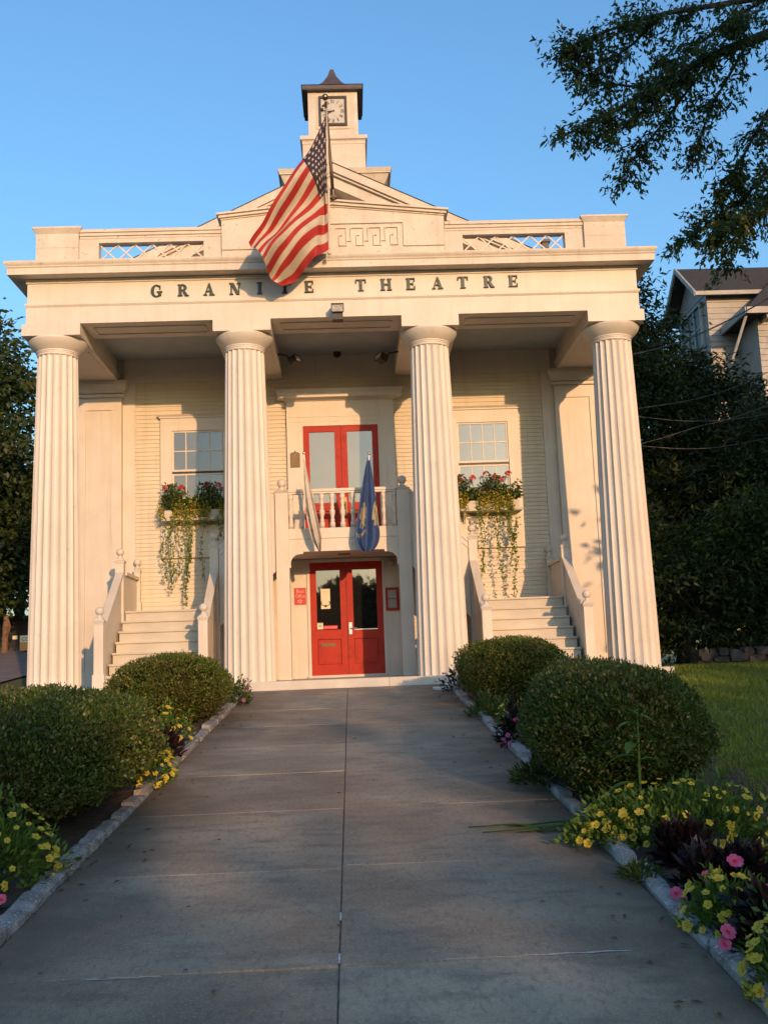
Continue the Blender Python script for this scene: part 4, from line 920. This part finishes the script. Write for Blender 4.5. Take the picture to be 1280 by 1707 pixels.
hedge((-2.21, -4.2), (.73, 1.15), .82, 'warmer sunlit hedge on the left in front of the porch stairs', 44000, L_HEDGW, 2.5, 8)
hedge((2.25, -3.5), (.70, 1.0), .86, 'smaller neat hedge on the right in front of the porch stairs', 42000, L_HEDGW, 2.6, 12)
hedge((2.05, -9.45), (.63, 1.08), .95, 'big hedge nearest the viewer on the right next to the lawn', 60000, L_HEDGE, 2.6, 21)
# ------------------------------------------------------------------ window boxes with geraniums and trailing vines
def winbox(cx, nm, heads, vines, gaps):
    y0, y1 = W-.36, W-.09
    o = thing('window_box', 'white planter box on brackets under the %s window' % nm, 'window box', (cx, W-.2, 3.15), 'window boxes')
    BX('planter', STEPP, o, (cx-.62, cx+.62, y0+.05, y1, 3.17, 3.33)); BX('ledge', STEPP, o, (cx-.68, cx+.68, y0-.01, y1, 3.12, 3.168))
    for sx in (-.45, .45): b = MB(); b.prism([(y1, 3.119), (y0+.05, 3.119), (y1, 2.9)], cx+sx-.02, cx+sx+.02, 'x'); b.build('bracket', PAINT, o)
    p = thing('geranium_plant', 'red geraniums with yellow-green foliage filling the %s window box' % nm, 'geranium', (cx, W-.2, 3.36), 'geraniums in the window boxes')
    n = 1500; x = cx+rng.uniform(-.66, .66, n); zz = 3.36+np.abs(rng.normal(size=n))*.17*(1+.5*np.sin(x*9)); zz = np.clip(zz, 3.3, 3.82)
    P_ = np.c_[x, W-.28+rng.normal(size=n)*.07, zz]
    me = leaf_mesh('foliage', P_, rdir(n)+[0, -.5, .3], rdir(n), .05+.03*rng.random(n), .05+.02*rng.random(n), L_GER, LOC[p]); link('foliage', me, p)
    n = 2600; x = cx+rng.uniform(-.72, .70, n); x = x[(np.sin((x-cx)*7+gaps) > -.80)]; n = len(x)
    P_ = np.c_[x, y0+.0+rng.normal(size=n)*.045-.02, 3.42-np.abs(rng.normal(size=n))*.17+.07*rng.normal(size=n)]
    link('yellow_flowers', leaf_mesh('yellow_flowers', P_, rdir(n)+[0, -.6, -.2], rdir(n), .04, .03, [L_VINE, L_YELL], LOC[p], (rng.random(n) < .5).astype(int)), p)
    for (hx, hz) in heads:
        s = put(GH, 'flower_head', p, (cx+hx, W-.30+random.uniform(-.05, .05), hz), (0, -.5, 1))
        s.scale = [random.uniform(.95, 1.25)]*3
        b = MB(); b.tube([(cx+hx*.96, W-.24, 3.4), (cx+hx, W-.28, hz)], .006, 5); b.build('stem', L_VINE, p)
    v = thing('trailing_vine', 'green leafy vines hanging down from the %s window box' % nm, 'vine', (cx, y0, 3.2), 'vines hanging from the window boxes')
    for (vx, vb, dens) in vines:
        L_ = 3.2-vb; m = int(L_*80*dens); t = rng.random(m)**.9
        xx = cx+vx+.035*np.sin(t*7+vx*9)+rng.normal(size=m)*(.032*(1-.4*t)); yy = y0-.02+rng.normal(size=m)*.02
        b = MB(); cl_ = lambda tt: Vector((cx+vx+.035*math.sin(tt*7+vx*9), y0-.02, 3.2-tt*L_))
        b.tube([cl_(tt) for tt in lin(0, 1, 20)], .004, 4)
        for q in range(m):
            p0 = cl_(t[q]); p = Vector((xx[q], yy[q], 3.2-t[q]*L_)); d = Vector(rdir(1)[0])+Vector((0, -.7, -.4)); d.normalize()
            sd_ = d.cross(Vector(rdir(1)[0])).normalized(); l_ = random.uniform(.035, .058); w_ = l_*.48
            b.add([tuple(p0), tuple(p0+Vector((.003, 0, 0))), tuple(p)], [(0, 1, 2)])
            b.add([tuple(p), tuple(p+d*l_*.45+sd_*w_), tuple(p+d*l_), tuple(p+d*l_*.45-sd_*w_)], [(0, 1, 2, 3)])
        b.build('strand', L_VINE, v)
winbox(2.84, 'right', ((-.50, 3.74), (-.27, 3.79), (.0, 3.86), (.17, 3.80), (.30, 3.73), (.44, 3.84), (-.05, 3.53), (-.62, 3.70)), ((-.18, 1.42, 1.0), (-.13, 1.9, .7), (.18, 1.50, 1.1), (.14, 2.3, .8), (.45, 1.42, 1.3), (.40, 2.0, 1.4), (.50, 2.5, 1.6)), 0.5)
winbox(-2.84, 'left', ((-.62, 3.78), (-.31, 3.78), (.2, 3.82), (.42, 3.8), (.58, 3.7)), ((-.62, 2.0, .8), (-.50, 1.75, 1.2), (-.46, 2.1, 1.0), (-.33, 2.0, 1.0), (-.18, 1.48, 1.4), (-.14, 1.9, 1.2), (-.10, 2.3, .9), (.12, 1.9, .45), (.45, 2.7, 1.3), (.6, 2.6, 1.3)), 2.2)
# ------------------------------------------------------------------ trees
def crown(blobs, nleaf, ll, asp, mat, off, clump=.55, droop=.2, shell=.55, seed=1, ccount=None):
    r_ = np.random.default_rng(seed); Ps = []; Ds = []
    vol = np.array([b_[1][0]*b_[1][1]+b_[1][1]*b_[1][2] for b_ in blobs]); vol = vol/vol.sum()
    for (c, rad), fr_ in zip(blobs, vol):
        n = int(nleaf*fr_); nc = max(6, int(n/(ccount or 60)))
        d = r_.normal(size=(nc, 3)); d /= np.linalg.norm(d, axis=1, keepdims=True)
        rr = shell+(1.08-shell)*r_.random(nc)
        C = np.array(c)+d*np.array(rad)*rr[:, None]
        i = r_.integers(0, nc, n)
        g = r_.normal(size=(n, 3))*clump*np.array([1, 1, .6])*.5*(.6+.8*r_.random(nc))[i][:, None]
        Ps.append(C[i]+g); Ds.append(g*.6/clump+r_.normal(size=(n, 3))*.6+d[i]*.4-[0, 0, droop])
    P_ = np.concatenate(Ps); D_ = np.concatenate(Ds); n = len(P_)
    L_ = ll*(.65+.7*r_.random(n))
    return leaf_mesh('crown', P_, D_, r_.normal(size=(n, 3)), L_, L_*asp, mat, off)
def tree(name, label, cat, base, trunk_top, r0, blobs, nleaf, ll, asp, mat, group=None, clump=.55, droop=.2, seed=1, shell=.55, ccount=None):
    o = thing(name, label, cat, base, group); bv = Vector(base); tv = Vector(trunk_top)
    b = MB(); mid = bv.lerp(tv, .5)+Vector((.15, .1, 0))
    b.tube([bv-Vector((0, 0, .3)), bv+Vector((0, 0, .3)), mid, tv], [r0*1.5, r0, r0*.8, r0*.5], 10)
    for (c, rad) in blobs:
        c = Vector(c); st_ = bv.lerp(tv, random.uniform(.5, .95)); b.tube([st_, st_.lerp(c, .5)+Vector((0, 0, .3)), c], [r0*.4, r0*.25, r0*.08], 6)
        for k in range(4):
            e = c+Vector((random.uniform(-1, 1)*rad[0], random.uniform(-1, 1)*rad[1], random.uniform(-.3, .9)*rad[2]))*.8
            b.tube([c.lerp(st_, .3), e], [r0*.12, r0*.03], 5)
    b.build('trunk', BARK, o, True)
    link('crown', crown(blobs, nleaf, ll, asp, mat, base, clump, droop, shell, seed, ccount), o); return o
# left of the theatre
tree('leafy_tree', 'tall dark tree rising beside the left corner of the theatre', 'tree', (-13.5, 15, hgt(-13.5, 15)), (-13.2, 15, 9), .3,
     [((-13.5, 14.5, 11.0), (2.9, 2.5, 2.4)), ((-11.6, 14.3, 8.6), (1.9, 2.0, 1.9)), ((-12.4, 14, 6.4), (3.0, 2.5, 2.2)), ((-11.9, 14.5, 4.2), (2.6, 2.2, 1.6)), ((-14.5, 15, 7.5), (3, 3, 3)), ((-11.2, 14.6, 9.7), (1.1, 1.2, .9)), ((-10.9, 14.4, 6.0), (1.2, 1.4, 1.6)), ((-10.6, 14.5, 3.6), (1.1, 1.2, 1.2)), ((-12.6, 14.5, 2.9), (1.6, 1.2, .9))], 60000, .20, .55, L_DARK, 'trees around the theatre', .8, .3, 5)
tree('leafy_tree', 'lower dark tree behind the driveway at the left edge', 'tree', (-12.6, 22, hgt(-12.6, 22)), (-12.6, 22, 5), .2,
     [((-12.6, 22, 5.6), (2.6, 2.4, 2.2)), ((-14.6, 22, 4.6), (2.2, 2, 2)), ((-10.9, 23, 4.9), (1.8, 1.8, 1.8))], 18000, .22, .55, L_DARK, 'trees around the theatre', .7, .3, 6)
# right of the theatre
tree('leafy_tree', 'tall dark tree between the theatre and the white house', 'tree', (10.0, 13, 0), (9.8, 13, 8.5), .25,
     [((9.1, 13, 10.3), (1.0, 1.2, 1.8)), ((9.5, 13.5, 9.0), (1.3, 1.4, 1.7)), ((8.6, 12, 7.2), (1.8, 1.8, 2.0)), ((10.6, 12.5, 6.8), (2.2, 1.8, 1.9)), ((9.0, 12, 4.4), (2.4, 1.8, 2.2)), ((11.5, 12.5, 4.6), (2.2, 1.8, 2.0)), ((8.7, 12.4, 8.9), (1.4, 1.4, 1.4)), ((10.6, 12.8, 8.3), (1.0, 1.1, 1.0)), ((11.9, 12.6, 7.4), (1.3, 1.1, 1.1))], 46000, .22, .30, L_DARK, 'trees around the theatre', .7, .45, 9)
tree('leafy_tree', 'feathery dark tree in front of the white house at the right edge', 'tree', (12.8, 9.5, 0), (12.6, 9.5, 5.5), .2,
     [((11.8, 9.5, 5.6), (1.5, 1.5, 1.3)), ((13.0, 9.8, 5.2), (1.9, 1.5, 1.4)), ((10.6, 9.3, 4.4), (1.7, 1.5, 1.4)), ((12.6, 10, 6.6), (1.0, 1.0, .8)), ((12.4, 9.2, 3.2), (2.2, 1.6, 1.6)), ((10.2, 9.2, 2.4), (1.8, 1.4, 1.4)), ((9.0, 9.6, 3.6), (1.4, 1.3, 1.6))], 22000, .26, .25, L_DARK, 'trees around the theatre', .6, .5, 10)
tree('leafy_shrub', 'mid green shrub with arching branches above the stone wall at right', 'shrub', (10.3, 5.2, 0), (10.2, 5.2, 2.4), .09,
     [((9.6, 5.0, 3.1), (1.3, 1.1, .9)), ((10.8, 5.1, 3.4), (1.2, 1.1, .9)), ((8.5, 5.2, 2.6), (1.1, 1.0, .8)), ((10.2, 4.8, 2.3), (1.4, 1.0, .8)), ((7.9, 5.6, 1.9), (.8, .8, .7))], 14000, .14, .42, L_SHRUB, 'shrubs by the stone wall', .4, .35, 14)
tree('leafy_shrub', 'low dark shrub filling the gap beside the right column base', 'shrub', (7.6, 4.6, -.05), (7.6, 4.6, 1.2), .06,
     [((7.3, 4.6, 1.3), (1.1, .9, 1.0)), ((8.6, 4.8, 1.1), (1.1, .9, 1.0)), ((6.4, 5.2, 2.0), (.9, 1.0, 1.6)), ((10.0, 4.9, 1.1), (1.0, .8, .9))], 9000, .15, .42, L_DARK, 'shrubs by the stone wall', .4, .3, 15)
tree('leafy_shrub', 'tall dark shrub row behind the right column against the house', 'shrub', (8.2, 15.5, 0), (8.2, 15.5, 3), .1,
     [((7.4, 15.5, 2.6), (1.6, 1.2, 2.6)), ((9.6, 15.5, 2.4), (1.8, 1.2, 2.4)), ((12, 15.8, 2.6), (2.0, 1.2, 2.6)), ((14.5, 15.8, 2.8), (2.0, 1.2, 2.8)), ((8.4, 15.5, 5.2), (1.8, 1.2, 1.6))], 22000, .26, .5, L_DARK, 'shrubs by the stone wall', .6, .3, 17)
# stone wall at the lawn's end
b = MB()
b.box(7.1, 14, 3.28, 3.5, -.25, .22)
for row in range(4):
    x = 7.0+.2*random.random()
    while x < 14:
        l = random.uniform(.14, .42); hh = random.uniform(.10, .17); z0 = -.22+row*.115+random.uniform(-.03, .03); d = random.uniform(-.06, .05)
        b.prism([(x+random.uniform(0, .05), z0+random.uniform(0, .03)), (x+l*.6, z0), (x+l, z0+random.uniform(0, .05)), (x+l-random.uniform(0, .06), z0+hh), (x+l*.4, z0+hh+random.uniform(0, .03)), (x+random.uniform(0, .04), z0+hh-random.uniform(0, .04))], 3.2+d, 3.45, 'y'); x += l+.015
tag(b.build('stone_wall', STONE, None, False, (10, 3.2, -.1)), 'low rough stone wall at the end of the lawn under the shrubs', 'wall')
# overhanging tree at top right: limbs first, then leafy twigs
OV = (13.6, 5.2, 0); o = thing('overhanging_tree', 'tall tree whose leafy branches hang into the sky at top right', 'tree', OV)
LIMB = {'A': [(13.3, 15.4), (10.291, 14.279), (8.977, 13.715), (8.062, 13.27), (7.379, 12.883), (6.372, 12.314), (5.167, 11.712)],
 'B': [(12.8, 16.3), (9.669, 15.17), (7.816, 14.896), (6.959, 14.683), (6.028, 14.323), (5.167, 13.889)],
 'C': [(8.688, 13.601), (7.914, 12.651), (7.231, 11.858), (6.624, 11.074)],
 'D': [(13.4, 13.6), (10.132, 12.607), (9.55, 11.591), (8.963, 10.734)],
 'E': [(13.4, 12.2), (9.992, 11.145), (9.225, 10.297), (7.949, 9.727)],
 'F': [(13.5, 11.5), (9.936, 10.568), (9.154, 9.514), (8.016, 8.907)],
 'H': [(9.154, 9.514), (8.838, 9.027), (8.592, 8.542)], 'J': [(7.523, 12.954), (6.302, 13.273), (5.508, 13.808)],
 'K': [(9.556, 13.93), (8.744, 12.635), (8.356, 11.325)], 'L': [(11.0, 15.6), (9.4, 15.0), (8.6, 14.5), (7.9, 14.2)], 'M': [(10.0, 14.9), (9.4, 14.4), (9.0, 13.9)], 'N': [(8.0, 13.2), (7.2, 12.4), (6.3, 11.7), (5.8, 11.5)], 'Q': [(7.8, 14.9), (7.0, 14.2), (6.3, 13.8), (5.7, 13.6)]}
b = MB(); b.tube([(13.6, 5.2, -.3), (13.5, 5.2, 5), (13.4, 5.1, 11), (13.2, 5.0, 17)], [.5, .4, .32, .15], 12); P_ = []; D_ = []
for nm, pl in LIMB.items():
    j = (hash(nm)*0+ord(nm)) % 7*.35-1.0
    pts = [Vector((p[0], 4.0+j*min(1, k/2), p[1])) for k, p in enumerate(pl)]
    if nm in 'ABDEF': pts[0].y = 5.0
    n_ = len(pts); r0 = {'A': .15, 'B': .08, 'D': .07, 'E': .07, 'F': .07}.get(nm, .04)
    b.tube(pts, [r0*(1-.85*k/(n_-1)) for k in range(n_)], 6)
    cum = sum((pts[k+1]-pts[k]).length for k in range(n_-1))
    for q in range(int(cum*14)):
        t = random.random()**.75*(n_-1); k = min(int(t), n_-2); p = pts[k].lerp(pts[k+1], t-k); ax = (pts[k+1]-pts[k]).normalized()
        if p.x > 11: continue
        d = (ax*random.uniform(.1, .9)+Vector((random.uniform(-.8, .8), random.uniform(-1, 1), random.uniform(-.75, .6)))).normalized(); ln = random.uniform(.35, 1.0)*(.65 if t > n_-1.6 else 1)
        e = p+d*ln+Vector((0, 0, -.12*ln)); b.tube([p, e], [.008, .003], 4)
        m = int(10+ln*18); tt = rng.random(m)[:, None]**.7
        P_.append(np.array(p)*(1-tt)+np.array(e)*tt+rng.normal(size=(m, 3))*.06); D_.append(np.array(d)*.5+rng.normal(size=(m, 3))*.55-[0, 0, .45])
b.build('trunk', BARK, o, True)
P_ = np.concatenate(P_); D_ = np.concatenate(D_); n = len(P_); L_ = .11+.08*rng.random(n)
link('crown', leaf_mesh('crown', P_, D_, rdir(n), L_, L_*.40, L_OVER, OV), o)
# big street trees standing towards the sun: their long evening shade covers path, hedges and lawn
SH = 'trees across the street behind the viewer'
for k, (x, y, top, rx) in enumerate(((5.0, -44, 5.2, 3.0), (7.5, -45, 8.2, 2.3), (12.4, -45, 6.0, 2.0), (17.0, -46, 9.5, 3.0), (21.4, -44.5, 9.6, 3.0), (27.0, -45, 14, 3.6), (0.5, -47, 6.0, 2.8), (33.5, -44, 17, 4.5))):
    z = hgt(x, y); hh = (top-2.2)/2
    tree('street_tree', 'round street tree across the road behind the viewer, %s from the left' % ['second', 'third', 'fourth', 'fifth', 'sixth', 'seventh', 'first', 'last'][k], 'tree', (x, y, z), (x, y, 5), .25,
         [((x, y, top-hh*.95), (rx, rx, hh*.85)), ((x-1.6, y+.6, top-hh*1.25), (rx*.7, rx*.7, hh*.6)), ((x+1.6, y-.4, top-hh*1.2), (rx*.7, rx*.7, hh*.6)), ((x+.3, y, top-hh*.45), (rx*.75, rx*.7, hh*.4)), ((x, y, 3.3), (rx*.9, rx*.8, 1.6))], 6500, .5, .6, L_TREE, SH, 1.0, .2, 30+k)
tree('shade_tree', 'large spreading shade tree right of the lawn, outside the view', 'tree', (17, -6, hgt(17, -6)), (16, -6, 10), .5,
     [((15.5, -6, 13.2), (5.5, 3.5, 3.0)), ((11.2, -6, 14.0), (3.8, 3.0, 2.4)), ((14, -6.5, 8.5), (3.8, 3, 3)), ((18, -6, 9), (4, 3.5, 3.5)), ((14.8, -5.5, 4.6), (3.6, 3, 2.6)), ((9.6, -6, 15.8), (2.8, 2.4, 2.0)), ((13, -6, 17), (5, 3, 2.2)), ((10.6, -5.8, 3.6), (2.2, 1.6, 2.4)), ((20, -6, 4), (3.5, 3, 3))], 50000, .25, .6, L_TREE, None, .9, .2, 50)
# ------------------------------------------------------------------ white house at right and its wires
Hs = thing('white_house', 'white clapboard house with grey roofs behind the trees at the right edge', 'house', (18, 27, 0))
b = MB(); clap(b, 16.15, 24, 12.2, 15.75, 25.25, .26, .03); b.box(16.15, 24, 25.26, 29.0, 0, 15.9); b.prism([(25.1, 15.9), (29.15, 15.9), (27.1, 17.55)], 16.12, 24, 'x'); b.build('wall', HSID, Hs)
b = MB(); b.prism([(24.85, 15.72), (27.1, 17.62), (29.4, 15.72), (29.4, 15.9), (27.1, 17.80), (24.85, 15.9)], 15.55, 24.3, 'x'); up_roof = b.build('roof', ROOF, Hs)
b = MB(); b.prism([(24.80, 15.66), (27.1, 17.60), (29.45, 15.66), (29.45, 15.90), (27.1, 17.84), (24.80, 15.90)], 15.46, 15.55, 'x'); b.box(15.5, 24.3, 24.74, 24.84, 15.68, 15.86); b.build('bargeboard', HSID, up_roof)
b = MB()
for k in range(3): b.box(16.05, 16.149, 25.9+.85*k, 26.55+.85*k, 13.7, 15.5)
f = b.build('window', BLACK, Hs); b = MB()
for k in range(4): b.box(16.0, 16.149, 25.74+.85*k, 25.88+.85*k, 13.55, 15.6)
b.box(16.01, 16.149, 25.74, 28.43, 15.6, 15.72); b.box(16.01, 16.149, 25.74, 28.43, 13.43, 13.55)
for k in range(3): b.box(16.03, 16.12, 25.88+.85*k, 26.57+.85*k, 14.6, 14.67)
b.build('window_frame', HSID, f)
b = MB(); clap(b, 17.45, 27, 0, 14.0, 23.2, .26, .03); b.box(17.45, 27, 23.21, 25.2, 0, 14.2); b.build('front_wall', HSID, Hs)
b = MB(); b.add([(16.75, 22.5, 14.22), (27.5, 22.5, 14.22), (27.5, 25.6, 16.9), (19.6, 25.6, 16.9), (16.75, 25.6, 14.22), (16.75, 22.5, 14.05), (27.5, 22.5, 14.05), (16.75, 25.6, 14.05), (27.5, 25.6, 14.05)], [(0, 1, 2, 3), (0, 3, 4), (5, 6, 1, 0), (4, 7, 5, 0), (7, 8, 6, 5), (1, 6, 8, 2)]); lr = b.build('roof', ROOF, Hs)
b = MB(); b.box(16.7, 27.5, 22.42, 22.5, 14.0, 14.27)
for k in range(8): b.box(17.6+1.2*k, 17.75+1.2*k, 22.55, 23.15, 13.85, 14.04)
b.box(16.66, 16.74, 22.42, 25.6, 14.0, 14.27); b.build('gutter', HSID, lr)
b = MB(); b.box(18.25, 19.2, 23.1, 23.22, 11.5, 13.0); f = b.build('window', BLACK, Hs); BX('window_frame', HSID, f, (18.1, 18.25, 23.07, 23.2, 11.35, 13.15), (19.2, 19.35, 23.07, 23.2, 11.35, 13.15), (18.25, 19.2, 23.08, 23.2, 13.0, 13.15))
b = MB(); b.tube([(16.2, 23.2, 12.1), (16.8, 22.7, 14.0)], .06, 6); b.build('roof_brace', HSID, Hs)
WIRE = pmat('wire', (.09, .085, .08), rough=.6)
for lab, pl in (('uppermost thick wire crossing in front of the white house', [(6.2, 7.7), (8.342, 8.104), (9.646, 8.556), (11.314, 9.381), (14, 11)]),
                ('pale sagging wire rising to the right edge across the dark trees', [(5.6, 6.25), (7.67, 6.503), (9.494, 6.784), (11.125, 7.379), (14, 8.7)]),
                ('nearly level thin wire just under the pale sagging one', [(5.6, 6.5), (7.653, 6.281), (8.969, 6.131), (10.541, 6.195), (14, 6.7)]),
                ('thin wire slanting upward through the middle of the dark trees', [(5.6, 5.2), (7.757, 5.599), (9.111, 5.968), (10.392, 6.279), (14, 7.5)]),
                ('lowest thin wire sagging across the dark trees', [(5.6, 5.8), (7.75, 5.505), (9.064, 5.402), (10.323, 5.521), (14, 6.2)])):
    b = MB(); pts = []
    for k in range(33):
        t = k/32*(len(pl)-1); xx = interp([Vector((p[0], 8.0, p[1])) for p in pl], list(range(len(pl))), t); pts.append(tuple(xx))
    b.tube(pts, .020 if 'thick' in lab else .010, 5); tag(b.build('utility_wire', WIRE, None, True, pts[0]), lab, 'wire', 'utility wires at right')
# ------------------------------------------------------------------ things far left
z = hgt(-9.8, 14); o = thing('roadside_sign', 'small orange and white lit sign box on a post beyond the driveway', 'sign', (-9.6, 14, z))
BX('board', [pmat('sign_orange', (.55, .24, .04), rough=.5)][0], o, (-9.89, -9.5, 13.9, 14.0, z+.05, z+.30)); BX('board', PAPER, o, (-9.89, -9.5, 13.9, 14.0, z+.301, z+.50)); BX('post', BLACK, o, (-9.8, -9.72, 14.0, 14.05, z-.2, z+.5)); text('CO', .16, -9.72, 13.893, z+.335, BLACK, 'lettering', o)
o = thing('small_white_sign', 'tiny white square sign in the dark hedge beyond the driveway', 'sign', (-10.2, 14.6, z)); BX('board', PAPER, o, (-10.32, -10.18, 14.55, 14.57, z+.42, z+.53)); BX('post', BLACK, o, (-10.27, -10.24, 14.575, 14.6, z-.2, z+.5))
o = thing('timber_post', 'brown weathered timber post at the left edge beyond the driveway', 'post', (-10.36, 14, z)); b = MB(); b.tube([(-10.38, 14, z-.2), (-10.36, 14, z+.6), (-10.34, 14, z+1.15)], [.10, .085, .07], 8); b.tube([(-10.36, 14, z+.5), (-10.30, 13.95, z+.78), (-10.33, 14, z+1.0)], [.09, .13, .08], 7); b.build('trunk', pmat('old_timber', (.20, .11, .06), (.13, .075, .04), 10, .9), o)
o = thing('dark_shed', 'low dark shed in the shade beyond the driveway at far left', 'shed', (-12, 17.5, z)); BX('wall', BLACK, o, (-15, -9.2, 17, 19, z, z+1.15)); BX('roof', ROOF, o, (-15.2, -9.0, 16.8, 19.2, z+1.16, z+1.28))
# house across the street (seen mirrored in the glass)
o = thing('opposite_house', 'low gabled house across the street behind the viewer', 'house', (-8, -48, -1.6)); BX('wall', HSID, o, (-15, -1.5, -52, -46, -1.7, 2.6)); b = MB(); b.prism([(-52.4, 2.6), (-45.6, 2.6), (-49, 5.2)], -15.4, -1.1, 'x'); b.build('roof', ROOF, o)
for x in (-13.5, -10.5, -6.5, -3.5): BX('window', BLACK, o, (x-.5, x+.5, -46, -45.97, -.3, 1.4))
